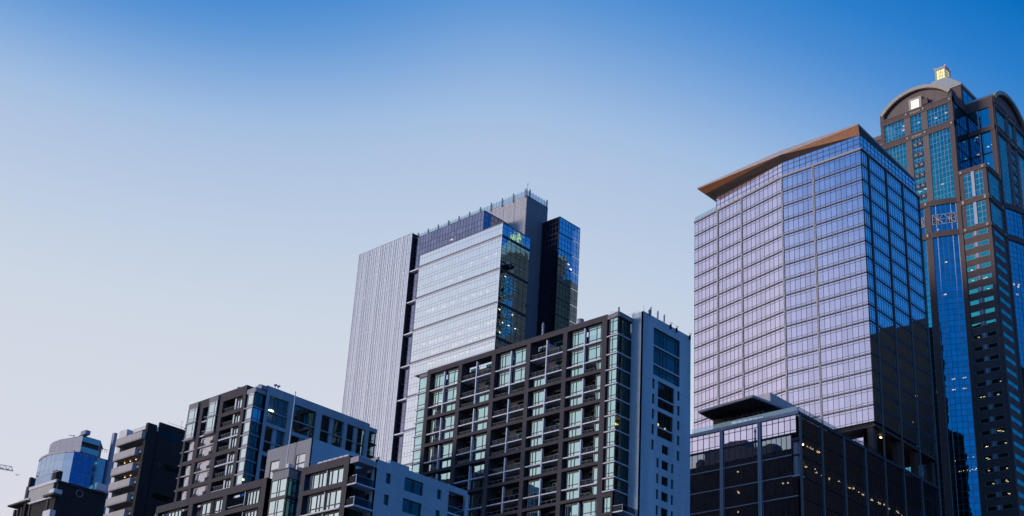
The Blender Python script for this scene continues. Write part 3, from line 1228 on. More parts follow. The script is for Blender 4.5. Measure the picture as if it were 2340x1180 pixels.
    m.box(FWl, -53, -48.25, -4, .3, 103.61, 103.75, 'corncap')
    m.build('side_cornice', T)
    # rooftop details
    m = MB()
    m.tube((-10, 4.0, 103.05), (-10, 4.0, 106.4), .62, 'steel', 14)
    m.tube((-10, 4.0, 106.4), (-10, 4.0, 106.6), .68, 'steel', 14)
    m.build('vent_pipe', T)
    m = MB()
    m.tube((-22.5, 7, 103.05), (-22.5, 7, 109.5), .22, 'steel', 10)
    m.tube((-22.5, 7, 109.5), (-22.5, 7, 110.4), .34, 'steel', 10, .1)
    m.build('vent_pipe', T)
    for y in (.35,):
        m = MB()
        m.tube((5.2, yc + y, 104.3), (5.2, yc + y, 105.6), .03, 'steel', 5)
        m.build('lightning_rod', T)
    for y, n in ((2.4, 2), (4.6, 2), (6.6, 2)):
        m = MB()
        for j in range(n):
            yy = yc + y + .25 * j
            m.tube((5.0, yy, 104.3), (5.0, yy, 105.7), .04, 'steel', 5)
            m.box(south(5.05), yy - .09, yy + .09, .02, .12, 104.6, 106.0 + .2 * j, 'white')
        if y < 3:
            m.box(south(5.2), yc + 1.7, yc + 1.95, 0, .35, 103.9, 105.2, 'black')
        m.build('cell_antenna', T)
    for y in (8.2, 10.1, 14.4):
        m = MB()
        m.box(south(5.4), yc + y - .15, yc + y + .15, .01, .3, 103.6, 104.5, 'umber')
        m.tube((5.6, yc + y, 104.5), (5.6, yc + y + .5, 105.0), .05, 'umber', 5)
        m.tube((5.6, yc + y - .5, 104.8), (5.6, yc + y + .6, 104.9), .04, 'steel', 4)
        m.build('roof_floodlight', T)
    for i in range(7):
        m = MB()
        z0 = 101.2 - 2.95 * i - (1.2 if i else 0)
        m.box(south(5.4), yc + 14.6, yc + 15.2, -2, -.2, z0, z0 + .35, 'umber')
        m.build('wall_vent', T)
    m = MB()
    m.tube((.3, .5, 103.4), (.3, .5, 104.2), .03, 'steel', 4)
    m.tube((1.6, 1.5, 103.4), (1.6, 1.5, 104.2), .03, 'steel', 4)
    m.tube((.3, .5, 104.2), (1.6, 1.5, 104.2), .03, 'steel', 4)
    m.tube((3.0, 3.6, 103.4), (3.2, 3.9, 104.6), .03, 'steel', 4)
    m.tube((1.6, 3.5, 104.0), (4.5, 3.8, 104.6), .03, 'steel', 4)
    m.build('roof_rail', T)


G['balcwall'] = wall('balcony_back_wall', (.06, .055, .058), .85, .2, .5)
G['corncap'] = wall('cornice_cap', (.22, .20, .22), .7, .1, 1)


# ================================================================== smaller gridded building behind the stepped block
def hillside_building():
    T = thing('apartment_building', 'brown grid apartment building with white-framed bays and blue flank behind the flagpole', 'apartment building', (-190.8, 128.4, 0))
    FW = west()
    pil = [(-18.4, -17.8), (-14.4, -13.4), (-8.2, -7.0), (-1.0, 0)]
    zt = 86.3
    for a, b in pil:
        m = MB()
        m.box(FW, a, b, -1.8, .003, 0, 84.55, 'char2')
        m.build('pillar', T)
    m = MB()
    m.box(FW, -18.4, 0, -1.8, .006, 84.55, zt, 'char2')
    m.build('roof_beam', T)
    m = MB()
    m.prism([(-.1, 1.8), (-18.3, 1.8), (-18.3, 28), (-.1, 28)], 0, 86.0, 'balcwall', top='shaft')
    m.build('body', T)
    for z0, z1, bays in ((81.4, 82.15, (2,)), (78.75, 79.4, (2,)), (73.8, 74.6, (0, 1, 2)), (68.85, 69.55, (0, 1, 2)), (63.9, 64.6, (0, 1, 2)), (58.9, 59.6, (0, 1, 2)), (53.9, 54.6, (0, 1, 2))):
        m = MB()
        for b in bays:
            m.box(FW, pil[b][1], pil[b + 1][0], -1.75, 0, z0, z1, 'char2')
        m.build('floor_beam', T)
    m = MB()
    m.box(FW, -17.8, -1, -1.7, -.2, 0, 53.8, 'char2')
    m.build('base_wall', T)
    # right column: dark balcony with window at the right
    for z0, z1 in ((82.15, 84.5), (79.4, 81.4), (77.05, 78.75), (74.6, 76.8), (72.0, 73.8), (69.55, 71.75), (67.1, 68.85), (64.6, 66.8), (62, 63.9), (59.6, 61.8)):
        w = pane_set(FW, -3.3, -1.05, z0, z1, [.3, .38], [z1 - .45] if z0 > 79 else [z0 + .45], 'pane', 'black', -.6, .1)
        w.box(FW, -3.75, -3.3, -.66, -.4, z0, z1, 'white')
        w.build('window', T)
        m = MB()
        if round(z0, 2) in (77.05, 72.0, 67.1, 62.0):
            m.box(FW, -7, -1, -1.7, -.1, z0 - .25, z0, 'white')
        m.box(FW, -6.4, -4.4, -1.78, -1.74, z0, z1 - .3, 'teal_dark')
        bal = m.build('balcony', T)
        r = MB()
        r.box(FW, -7, -3.8, -.3, -.26, z0 + .85, z0 + .92, 'railmetal')
        for j in range(5):
            s = -6.95 + j * .78
            r.box(FW, s, s + .05, -.3, -.26, z0, z0 + .85, 'railmetal')
        r.box(FW, -6.95, -3.8, -.285, -.275, z0 + .08, z0 + .8, 'balcglass')
        r.build('railing', bal)
    # projecting bays at the top
    for a, b in ((-17.7, -14.7), (-11.1, -8.25)):
        F1 = west(-.35)
        for z0, z1 in ((82.3, 85.0), (79.15, 81.95)):
            w = pane_set(F1, a + .15, b - .05, z0, z1 - (.0), [.72], [z0 + .55, z1 - .4] if z0 > 82 else [z0 + .55], 'pane', 'steel', 0, .11)
            w.box(F1, a, b, -1.5, .05, z0 - .24, z0 - .02, 'steel')
            w.box(F1, b - .05, b, -1.5, -.02, z0, z1, 'dark')
            w.build('bay_window', T)
        m = MB()
        m.box(F1, a, b, -1.5, .06, 85.0, 85.95, 'corncap')
        m.build('bay_cap', T)
        m = MB()
        m.box(F1, a - .1, b + .1, -1.5, .12, 78.55, 78.9, 'corncap')
        m.build('bay_sill', T)
    for z0 in (81.9, 79.0):
        m = MB()
        m.box(FW, -13.4, -11.2, -1.7, -.1, z0 - .22, z0, 'white')
        bal = m.build('balcony', T)
        r = MB()
        r.box(FW, -13.4, -11.2, -.3, -.26, z0 + .85, z0 + .92, 'steel')
        r.box(FW, -13.35, -11.2, -.285, -.275, z0 + .05, z0 + .8, 'balcglass')
        r.build('railing', bal)
    # stucco panels with small windows, storey by storey
    for z0, z1 in ((76.75, 78.5), (74.6, 76.5), (71.85, 73.8), (69.55, 71.6), (66.9, 68.85), (64.6, 66.7), (62, 63.9), (59.6, 61.7)):
        m = MB()
        holes_wall(m, west(.5), -13.35, -8.25, z0, z1, [(-12.9, -11.9, z0 + .15, z1 - .15), (-9.5, -8.5, z0 + .15, z1 - .1)], .3, 'stucco')
        m.box(west(.5), -13.35, -8.25, -.6, .45, z0 - .22, z0 - .02, 'steel')
        m.build('stucco_panel', T)
        for a in (-12.9, -9.5):
            w = pane_set(west(.5), a, a + 1.0, z0 + .15, z1 - .1, [.35], [z0 + .6], 'pane', 'steel', -.15, .09, back=.8)
            w.build('window', T)
            r = MB()
            r.box(west(.5), a - .15, a + 1.1, .3, .34, z0 + .1, z0 + .75, 'umber')
            r.build('juliet_rail', T)
        m = MB()
        m.box(west(.5), -16.4, -15.5, -.3, 0, z0, z1, 'stucco')
        m.box(FW, -17.8, -14.4, -1.6, -.1, z0 - .22, z0 - .02, 'steel')
        m.build('stucco_pier', T)
        w = pane_set(west(.6), -15.5, -14.45, z0, z1, [.5], [z0 + .4], 'pane', 'steel', 0, .09)
        w.build('window', T)
        w = pane_set(west(.6), -17.0, -16.42, z0, z1, [], [], 'pane', 'steel', 0, .09)
        w.build('window', T)
    # side balconies seen edge-on at the left
    for i in range(9):
        z0 = 82.0 - 2.5 * i
        m = MB()
        m.box(FW, -20.3, -18.42, -3, -.8, z0, z0 + .2, 'corncap')
        m.box(FW, -20.2, -18.42, -1.0, -.95, z0 + .2, z0 + 1.1, 'balcglass')
        m.build('side_balcony', T)
    # glass corner
    cz = [84.45, 81.5, 78.8, 76.3, 73.85, 71.4, 68.95, 66.5, 64]
    FB = south(2.55)
    m = MB()
    m.prism([(.02, .1), (2.65, .02), (2.8, .1), (2.8, 2.45), (.02, 2.45)], 84.45, 85.3, 'greycap')
    m.prism([(.05, 1.0), (3.1, 1.0), (3.1, 2.5), (.05, 2.5)], 85.31, 86.0, 'cobaltwall')
    m.build('corner_cornice', T)
    for i in range(len(cz) - 1):
        z1, z0 = cz[i] - .02, cz[i + 1] + .2
        pane_set(FW, .75, 2.5, z0 + .35, z1, [], [z1 - .45] if i == 0 else [], 'pane', 'steel', -.05, .12).build('corner_window', T)
        w = pane_set(FB, .1, 2.4, z0, z1, [.55, .8], [z0 + .5], 'tealblue' if i in (1, 7) else 'teal_dark', 'black', 0, .1)
        w.build('corner_window', T)
        m = MB()
        m.prism([(.05, -.08), (2.7, -.08), (2.7, 2.4), (.05, 2.4)], cz[i + 1], cz[i + 1] + .18, 'steel')
        m.prism([(.75, .05), (2.45, .05), (2.45, .25), (.75, .25)], cz[i + 1] + .19, cz[i + 1] + .53, 'greycap')
        m.build('corner_slab', T)
    m = MB()
    m.prism([(.02, .35), (.7, .35), (.7, 2.4), (.02, 2.4)], 60, 84.4, 'dark')
    m.prism([(.9, 1.2), (2.3, 1.2), (2.3, 2.4), (.9, 2.4)], 60, 84.4, 'dark')
    m.build('corner_core', T)
    # flank
    FE = south(3.0)
    cols = [(3.1, 7.6), (8.9, 14.1), (15.4, 20.9), (21.7, 26.4)]
    rows = [(79.4, 84.7), (73.9, 78.7), (68.6, 73.2), (63.2, 67.9)]
    m = MB()
    holes_wall(m, FE, 2.35, 27.2, 0, 86.3, [(a, b, c_, d) for a, b in cols for c_, d in rows], .6, 'flank')
    m.face([(3.0, 2.35, 0), (2.6, 2.35, 0), (2.6, 2.35, 86.3), (3.0, 2.35, 86.3)], 'flank')
    m.face([(3.0, 2.35, 86.3), (2.6, 2.35, 86.3), (2.6, 27.2, 86.3), (3.0, 27.2, 86.3)], 'flank')
    m.build('flank_wall', T)
    m = MB()
    m.prism([(-.05, 2.6), (1.0, 2.6), (1.0, 27.1), (-.05, 27.1)], 0, 86.0, 'dark')
    m.build('flank_core', T)
    for ci, (a, b) in enumerate(cols):
        for z0, z1 in rows:
            zm = z0 + (z1 - z0) * .42
            for p, q in ((zm + .1, z1), (z0, zm - .1)):
                half = a + (b - a) * .42
                if ci >= 2 or z1 < 80:
                    m = MB()
                    m.box(FE, half, half + .9, -.6, -.3, p, q, 'flank')
                    m.build('recess_pier', T)
                    m = MB()
                    m.box(FE, a, half, -1.9, -1.85, p, q, 'dark')
                    m.build('recess_back', T)
                    pane_set(FE, half + .9, b - .3, p, q, [.75], [p + .5], 'teal_dark', 'black', -.4, .1).build('flank_window', T)
                else:
                    pane_set(FE, a + .2, b, p, q, [.3, .5, .85], [], 'teal_dark', 'black', -.4, .1).build('flank_window', T)
            m = MB()
            m.box(FE, a, b, -.7, -.15, zm - .1, zm + .1, 'steel')
            m.build('window_slab', T)
    F2 = south(3.0)
    for i in range(8):
        z1 = 84.9 - 2.55 * i
        pane_set(F2, 27.3, 29.0, z1 - 2.3, z1 - .1, [.9], [z1 - 1.7], 'teal_dark', 'black', -.05, .1).build('flank_window', T)
        m = MB()
        m.box(F2, 27.25, 29.2, -1.5, .12, z1 - 2.55, z1 - 2.32, 'umber')
        m.build('window_slab', T)
    m = MB()
    m.prism([(.3, 28.01), (1.8, 28.01), (1.8, 28.9), (.3, 28.9)], 60, 84.8, 'dark')
    m.build('corner_core', T)
    m = MB()
    m.box(F2, 27.21, 29.15, -1.6, .05, 84.9, 85.7, 'flank')
    m.build('flank_cap', T)
    for (x_, y_, z_) in ((-4.1, 1.0, 86.35), (-2.0, 1.2, 86.35), (1.0, 2.0, 86.05), (2.9, 4.1, 86.35), (2.9, 4.8, 86.35)):
        m = MB()
        m.tube((x_, y_, z_ - .3), (x_, y_, z_ + .5), .05, 'steel', 5)
        m.tube((x_ - .1, y_ - .2, z_ + .45), (x_ + .1, y_ + .25, z_ + .7), .22, 'bluemetal', 8, .16)
        m.build('roof_floodlight', T)
    lights(T, [(4.6, -1.2, 82.4)], .9, .6, .35, mat='lamp', F=FE)
    lights(T, [(9.2, -1.0, 82.3)], .4, .3, .3, mat='lamp_dim', F=FE)
    lights(T, [(.5, -.5, 68.2), (1.9, -.5, 77.0)], .35, .2, .35, mat='lamp_dim', F=FB)


G['flank'] = wall('blue_grey_flank', (.31, .41, .47), .85, .12, .5)
G['greycap'] = wall('light_grey_cap', (.33, .32, .34), .7, .1, 1)
G['cobaltwall'] = wall('blue_grey_upstand', (.30, .32, .42), .8, .1, 1)
G['tealblue'] = glass('bright_teal_glass', (.35, .75, .85), .7, (.3, .5, .5), .02, .03, .2)


# ================================================================== stepped block, nearest
def stepped_block():
    T = thing('stepped_block', 'low brown-framed apartment block with a grey stair tower and pale blue end wall', 'apartment block', (-133.9, 108.0, 0))
    FW = west()
    rows = [(53.05, 55.45), (49.5, 52.35), (46.4, 49.2), (43.3, 46.1)]

    def wing(s0, s1, openings, zt):
        m = MB()
        holes_wall(m, FW, s0, s1, 0, zt, [(a, b, c_, d) for a, b in openings for c_, d in rows], .9, 'char2')
        m.face([(s0, 0, zt), (s1, 0, zt), (s1, 1.2, zt), (s0, 1.2, zt)], 'char2')
        m.face([(s1, 0, 0), (s1, 1.2, 0), (s1, 1.2, zt), (s1, 0, zt)], 'umber')
        m.face([(s0, 1.2, 55.6), (s1, 1.2, 55.6), (s1, 1.2, zt), (s0, 1.2, zt)], 'char2')
        m.build('wing_frame', T)

    wing(-10.3, 0, [(-9.4, -1.05)], 56.6)
    wing(-46.9, -18.3, [(-46.2, -37.7), (-36.6, -28.8), (-27.8, -19.5)], 56.6)
    m = MB()
    m.prism([(-.05, 3.4), (-10.2, 2.5), (-10.2, 20), (-.05, 20)], 0, 55.9, 'balcwall', top='shaft')
    m.prism([(-19, 2.5), (-46.8, 2.5), (-46.8, 20), (-19, 20)], 0, 55.9, 'balcwall', top='shaft')
    m.build('body', T)

    def strip(a, b, z0, z1, n, off=0):
        """a run of windows: wide panes, narrow vents, dark piers"""
        cuts = []
        s = 0
        pat = [.5, 1.3, .75, 1.25, .12, .75, 1.3, 1.3, .4]
        tot = sum(pat)
        for p in pat[:-1]:
            s += p / tot
            cuts.append(s)
        w = pane_set(FW, a, b, z0, z1, cuts, [z0 + .75] if off else [], 'pane', 'black', -.55, .13, md=.08)
        w.box(FW, a + (b - a) * .47, a + (b - a) * .495, -.5, -.3, z0, z1, 'steel')
        w.build('window_run', T)

    for ri, (z0, z1) in enumerate(rows):
        strip(-8.5, -1.1, z0, z1, 6, ri)
        if ri:
            m = MB()
            m.box(FW, -9.4, -1.05, -.8, .1, z0 - .2, z0 - .02, 'white')
            m.build('window_slab', T)
        for (a, b, kind) in ((-44.2, -40.3, 'l'), (-34.9, -29.0, 'm'), (-23.6, -19.7, 'r')):
            n = 4 if kind == 'l' else 5
            w = pane_set(FW, a, b, z0, z1, [i / n for i in range(1, n)], [z0 + .5] if kind == 'm' else [], 'pane', 'black', -.6, .16, md=.08)
            if kind == 'm':
                w.box(FW, a + 2.6, a + 3.4, -.54, -.4, z0, z1, 'umber')
            w.build('window_run', T)
        m = MB()
        m.box(FW, -27.8, -23.7, -.3, -.26, z0 + .45, z0 + .52, 'steel')
        m.box(FW, -27.7, -23.7, -.29, -.27, z0, z0 + .44, 'balcglass')
        m.box(FW, -23.75, -23.6, -1.0, -.3, z0, z1, 'steel')
        m.build('balcony', T)
    # pale return panel at the far left end
    m = MB()
    m.box(west(1.5), -49.5, -47.0, -3, 0, 40, 56.2, 'panelc')
    m.build('end_panel', T)
    # grey stair tower
    FG = west(1.7)
    x0, x1, zt = -21.4, -11.1, 61.75
    m = MB()
    holes_wall(m, FG, x0, x1, 0, zt, [(-20.35, -18.2, 40, 59.8), (-14.4, -12.15, 40, 59.7)], .25, 'grey')
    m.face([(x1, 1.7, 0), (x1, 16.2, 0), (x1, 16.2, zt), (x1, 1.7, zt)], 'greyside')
    m.face([(x0, 1.7, zt), (x1, 1.7, zt), (x1, 16.2, zt), (x0, 16.2, zt)], 'grey')
    m.face([(x0, 1.7, 0), (x0, 16.2, 0), (x0, 16.2, zt), (x0, 1.7, zt)], 'grey')
    m.build('stair_tower', T)
    for a, b in ((-20.35, -18.2), (-14.4, -12.15)):
        zz = [59.75, 58.35, 56.8, 55.4, 53.95, 52.5, 51, 49.5, 48, 46.5, 45, 43.5, 42, 40]
        for i in range(len(zz) - 1):
            pane_set(FG, a, b, zz[i + 1], zz[i], [], [], 'milkpane', 'black', -.12, .09, back=.5).build('stair_window', T)
    # projecting glass bay on the stair tower
    FV = south(-13.3)
    bz = [(53.1, 55.75), (50.05, 52.75), (47, 49.7), (44, 46.7)]
    for z0, z1 in bz:
        pane_set(FW, -17.0, -13.36, z0, z1, [.42, .56], [z0 + .75], 'pane', 'mulldark', 0, .1).build('bay_window', T)
        pane_set(FV, .05, 1.65, z0, z1, [.12, .5], [z1 - .35], 'tealgreen', 'black', 0, .1).build('bay_window', T)
        m = MB()
        m.prism([(-17.1, -.05), (-13.22, -.05), (-13.22, 1.65), (-17.1, 1.65)], z0 - .31, z0 - .02, 'black')
        m.build('bay_slab', T)
    m = MB()
    m.prism([(-17.05, 0), (-13.3, 0), (-13.3, 1.68), (-17.05, 1.68)], 55.8, 57.1, 'bayhead')
    m.prism([(-17.15, -.1), (-13.2, -.1), (-13.2, 1.68), (-17.15, 1.68)], 57.11, 57.25, 'black')
    m.build('bay_head', T)
    m = MB()
    m.prism([(-16.8, .9), (-13.7, .9), (-13.7, 1.3), (-16.8, 1.3)], 43, 55.7, 'milk')
    m.build('bay_curtain', T)
    m = MB()
    m.prism([(-14.75, .4), (-14.1, .4), (-14.1, 1.2), (-14.75, 1.2)], 57.26, 58.1, 'panelc')
    m.build('roof_unit', T)
    # pale blue end wall with windows
    xr = 1.9
    FE = south(xr)
    hs = []
    for i in range(4):
        o = -3.05 * i
        hs += [(5.15, 6.05, 53.75 + o, 55.2 + o), (8.6, 12.2, 53.6 + o, 55.55 + o), (14.9, 15.75, 54.0 + o, 55.4 + o), (17.2, 20.6, 52.65 + o, 55.75 + o)]
    m = MB()
    holes_wall(m, FE, 3.4, 20.9, 0, 56.65, hs, .45, 'blue')
    m.face([(xr, 3.4, 56.65), (-2, 3.4, 56.65), (-2, 20.9, 56.65), (xr, 20.9, 56.65)], 'blue')
    m.box(west(3.4), -.2, xr - .002, -.3, 0, 0, 56.65, 'blue')
    m.box(south(xr - .3), 5.9, 9.5, -1.5, 0, 56.66, 57.25, 'blue')
    m.box(south(xr + .01), 3.4, 3.7, -1.5, 0, 56.66, 57.0, 'greycap')
    m.build('end_wall', T)
    for i in range(4):
        o = -3.05 * i
        for a, b, z0, z1, cu in ((5.15, 6.05, 53.75, 55.2, []), (8.6, 12.2, 53.6, 55.55, [.45, .55]), (14.9, 15.75, 54.0, 55.4, [])):
            pane_set(FE, a, b, z0 + o, z1 + o, cu, [], 'teal_dark', 'black', -.3, .1, back=1.1).build('end_window', T)
        m = MB()
        m.box(FE, 17.2, 20.6, -2.2, -2.1, 52.65 + o, 55.75 + o, 'dark')
        m.box(FE, 18.2, 19.1, -2.09, -2.05, 52.65 + o, 55.0 + o, 'teal_dark')
        m.box(FE, 17.2, 20.6, -2.1, .05, 52.4 + o, 52.64 + o, 'white')
        bal = m.build('balcony', T)
        r = MB()
        r.box(FE, 17.2, 20.6, -.1, -.05, 53.55 + o, 53.62 + o, 'steel')
        r.box(FE, 17.25, 20.55, -.09, -.07, 52.7 + o, 53.5 + o, 'balcglass')
        r.build('railing', bal)
    # corner balconies under a pale cornice
    m = MB()
    m.prism([(.2, 0), (xr, 0), (xr, 3.39), (.2, 3.39)], 55.4, 56.2, 'greycap')
    m.build('corner_cornice', T)
    for i in range(4):
        zf = 52.42 - 3.03 * i
        m = MB()
        m.prism([(.1, -.05), (1.9, -.05), (1.9, 3.38), (.1, 3.38)], zf - .14, zf + .06, 'white')
        m.box(west(3.3), .1, .9, 0, .04, zf + .1, zf + 2.5, 'teal_dark')
        bal = m.build('balcony', T)
        r = MB()
        r.box(west(-.02), .9, 1.88, -.05, 0, zf + 1.1, zf + 1.16, 'white')
        r.box(west(-.02), 1.8, 1.88, -.06, .01, zf + .08, zf + 1.2, 'white')
        r.box(west(-.02), .3, 1.78, -.04, -.02, zf + .1, zf + 1.08, 'balcglass')
        r.box(south(1.86), .1, 3.3, -.05, 0, zf + 1.1, zf + 1.15, 'steel')
        r.box(south(1.86), .1, 3.3, -.04, -.02, zf + .1, zf + 1.08, 'balcglass')
        r.build('railing', bal)
    # skylights along the parapet of the right wing
    for i in range(6):
        m = MB()
        a = -7.3 + i * 1.12
        m.hexa([(a, .25, 56.62), (a + .95, .25, 56.62), (a + .95, 1.1, 56.62), (a, 1.1, 56.62),
                (a, .35, 57.0), (a + .95, .35, 57.0), (a + .95, 1.0, 57.0), (a, 1.0, 57.0)], 'milk')
        m.build('skylight', T)


G['greyside'] = wall('grey_render_sky_tint', (.38, .51, .58), .85, .1, .6)  # same render as the front, blue skylight put into its colour
G['milkpane'] = glass('frosted_stair_glass', (.97, .92, .90), .8, (.6, .6, .6), .12, .01, .06)
G['tealgreen'] = glass('green_side_glass', (.25, .8, .72), .7, (.2, .6, .5), .03, .03, .2)
G['mulldark'] = wall('slim_dark_frame', (.05, .06, .06), .5, .1, 1)
G['bayhead'] = wall('bay_head_panel', (.20, .19, .20), .6, .15, 1)


# ================================================================== gabled skyscraper
def gabled_tower():
    T = thing('skyscraper', 'brown stone and blue glass skyscraper with arched gables and a lit lantern', 'skyscraper', (-160.9, 377.1, 0))
    C = (-13.35, 24.5)

    def arm(F, s0, s1, main):
        """one gabled bay: stone frame, glass columns, arched gable (s runs along the face)"""
        w = s1 - s0
        p = lambda t: s0 + w * t          # position across the bay
        piers = [(0, .05), (.335, .42), (.573, .655), (.938, 1)]
        gls = [(.05, .335), (.42, .573), (.655, .938)]
        st = 'brick'
        for a, b in piers:
            m = MB()
            m.box(F, p(a), p(b), -1.2, .3, 228.3, 266, st if a in (0, .938) else 'brick_pale')
            m.build('pier', T)
        for z0, z1, d in ((265.6, 268.0, .42), (255.9, 258.4, .42)):
            m = MB()
            m.box(F, s0, s1, -1.2, d, z0, z1, st)
            m.box(F, s0, s1, d, d + .18, z1 - .35, z1 - .05, 'brick_pale')
            m.box(F, s0, s1, d, d + .12, z0 + .05, z0 + .3, 'brick_pale')
            for t in (.37, .61, .97):
                m.box(F, p(t) - .3, p(t) + .3, d, d + .3, z0 + .8, z0 + 1.6, 'archstone')
            for t in range(7):
                m.box(F, p(.43 + t * .02), p(.44 + t * .02), d, d + .1, z0 + .7, z0 + 1.5, 'archstone')
            m.build('cornice', T)
        for a, b in gls:
            n = 6 if b - a > .2 else 3
            pane_set(F, p(a), p(b), 258.4, 265.6, [i / n for i in range(1, n)], [260.2, 262.0, 263.8], 'azure', 'mullwhite', 0, .075).build('window', T)
            tr = [255.9 - 2.08 * i for i in range(1, 14)]
            pane_set(F, p(a), p(b), 228.2, 255.9, [i / n for i in range(1, n)], tr, 'azure', 'mullwhite', 0, .075).build('window', T)
        # ornamental spandrels in the middle column
        for i in range(7):
            z1 = 254.6 - 4.15 * i
            m = MB()
            a, b = p(.43), p(.563)
            m.box(F, a, b, .02, .16, z1 - 2.0, z1, 'umber')
            for j in range(2):
                ca = a + (b - a) * (.25 + .5 * j)
                h = (b - a) * .2
                for (dx, dz) in ((h, .8), (h, -.8), (h, 0), (0, .8)):
                    m.tube(F(ca - dx, .2, z1 - 1 - dz), F(ca + dx, .2, z1 - 1 + dz), .07, 'mullwhite', 4)
            m.build('spandrel', T)
        # gable: arch band, tympanum, lit square window
        ca, half, rise, zb = (s0 + s1) / 2, w / 2 - .1, 6.4, 270.2
        Rr = (half * half + rise * rise) / (2 * rise)
        zc = zb + rise - Rr

        def arc(r, lo):
            t0 = math.asin(min(1, half / Rr))
            return [(ca + r * sin(-t0 + 2 * t0 * i / 40), max(lo, zc + r * cos(-t0 + 2 * t0 * i / 40))) for i in range(41)]

        o, i_ = arc(Rr, zb - 9), arc(Rr - 1.3, zb - 9)
        m = MB()
        for j in range(40):
            m.hexa([F(*i_[j][:1], .0, i_[j][1]), F(i_[j + 1][0], .0, i_[j + 1][1]), F(i_[j + 1][0], .9, i_[j + 1][1]), F(i_[j][0], .9, i_[j][1]),
                    F(o[j][0], .0, o[j][1]), F(o[j + 1][0], .0, o[j + 1][1]), F(o[j + 1][0], .9, o[j + 1][1]), F(o[j][0], .9, o[j][1])], 'archstone')
        m.build('gable_arch', T)
        m = MB()
        i2 = arc(Rr - 1.3, 268.0)
        i3 = arc(Rr - 2.2, 268.0)
        for j in range(40):
            a, b = i2[j], i2[j + 1]
            m.face([F(a[0], -.8, 268), F(b[0], -.8, 268), F(b[0], -.8, max(268, b[1])), F(a[0], -.8, max(268, a[1]))], 'brick_pale')
        m.build('gable_panel', T)
        # barrel roof behind the gable
        m = MB()
        dep = 13
        for j in range(40):
            a, b = o[j], o[j + 1]
            m.face([F(a[0], .0, a[1]), F(b[0], .0, b[1]), F(b[0], -dep, b[1]), F(a[0], -dep, a[1])], 'copper')
        m.build('barrel_roof', T)
        m = MB()
        m.box(F, s0, s0 + 1.5, -1.5, .35, 266, 270.4, st)
        m.build('shoulder', T)
        m = MB()
        m.box(F, s1 - 1.5, s1, -3.5, .35, 266, 271.0, st)
        m.build('shoulder', T)
        m = MB()
        cw = p(.5)
        if main:
            m.box(F, cw - 2.4, cw + 2.4, -.75, .25, 268.0, 272.6, 'archstone')
            m.build('gable_frame', T)
            m = MB()
            m.box(F, cw - 1.4, cw + 1.4, .26, .36, 268.4, 271.6, 'clock')
            for t in (-.55, .55):
                m.box(F, cw + t - .05, cw + t + .05, .361, .42, 268.2, 271.8, 'mullwhite')
                m.box(F, cw - 1.65, cw + 1.65, .362, .41, 270 + t - .05, 270 + t + .05, 'mullwhite')
            m.build('gable_window', T)
            m = MB()
            m.box(F, cw + 2.6, cw + 5, -.7, 1.0, 268.0, 270.3, 'brick')
            m.build('gable_plinth', T)
        # side wall of the arm
        # lower cornices and bowed glass
        def bow(s):
            t = (s - (s0 + s1) / 2) / (w / 2 - 1.2)
            return max(0.0, 3.2 * (1 - t * t))

        K = 24
        for z0, z1 in ((226.2, 228.2), (214.2, 216.3)):
            m = MB()
            for j in range(K):
                a, b = s0 + w * j / K, s0 + w * (j + 1) / K
                m.hexa([F(a, -1, z0), F(b, -1, z0), F(b, .45 + bow(b), z0), F(a, .45 + bow(a), z0),
                        F(a, -1, z1), F(b, -1, z1), F(b, .45 + bow(b), z1), F(a, .45 + bow(a), z1)], st)
            for t in (.39, .6):
                d = .45 + bow(p(t))
                m.box(F, p(t) - .35, p(t) + .35, d - .1, d + .25, z0 + .6, z1 - .5, 'archstone')
            m.build('bowed_cornice', T)
        for (z0, z1) in ((216.3, 226.2),) + tuple((214.2 - 12.3 * i - 12.3, 214.2 - 12.3 * i) for i in range(8)):
            tr = [z0 + 2.05 * i for i in range(1, 6) if z0 + 2.05 * i < z1 - .3]
            for (a, b) in gls:
                n = 5 if b - a > .2 else 3
                m = MB()
                cc = [p(a + (b - a) * q / n) for q in range(n + 1)]
                zz = [z0] + tr + [z1]
                for q in range(n):
                    c0, c1 = cc[q], cc[q + 1]
                    for h in range(len(zz) - 1):
                        m.face([F(c0, bow(c0), zz[h]), F(c1, bow(c1), zz[h]), F(c1, bow(c1), zz[h + 1]), F(c0, bow(c0), zz[h + 1])], 'azure_deep')
                    for zq in zz:
                        m.hexa([F(c0, bow(c0), zq - .04), F(c1, bow(c1), zq - .04), F(c1, bow(c1) + .06, zq - .04), F(c0, bow(c0) + .06, zq - .04),
                                F(c0, bow(c0), zq + .04), F(c1, bow(c1), zq + .04), F(c1, bow(c1) + .06, zq + .04), F(c0, bow(c0) + .06, zq + .04)], 'mullazure')
                for c0 in (cc if True else cc):
                    edge = c0 in (cc[0], cc[-1]) or abs(c0 - cc[-2]) < 1e-6 or abs(c0 - cc[1]) < 1e-6
                    wd = .10 if edge else .05
                    m.box(F, c0 - wd, c0 + wd, bow(c0), bow(c0) + .1, z0, z1, 'mullwhite' if edge else 'mullazure')
                m.build('bowed_window', T)
        for a, b in piers:
            m = MB()
            mid = bow(p((a + b) / 2))
            m.box(F, p(a), p(b), -.6, .3 + mid, 116, 226.1, st if a in (0, .938) else 'brick')
            m.build('pier', T)
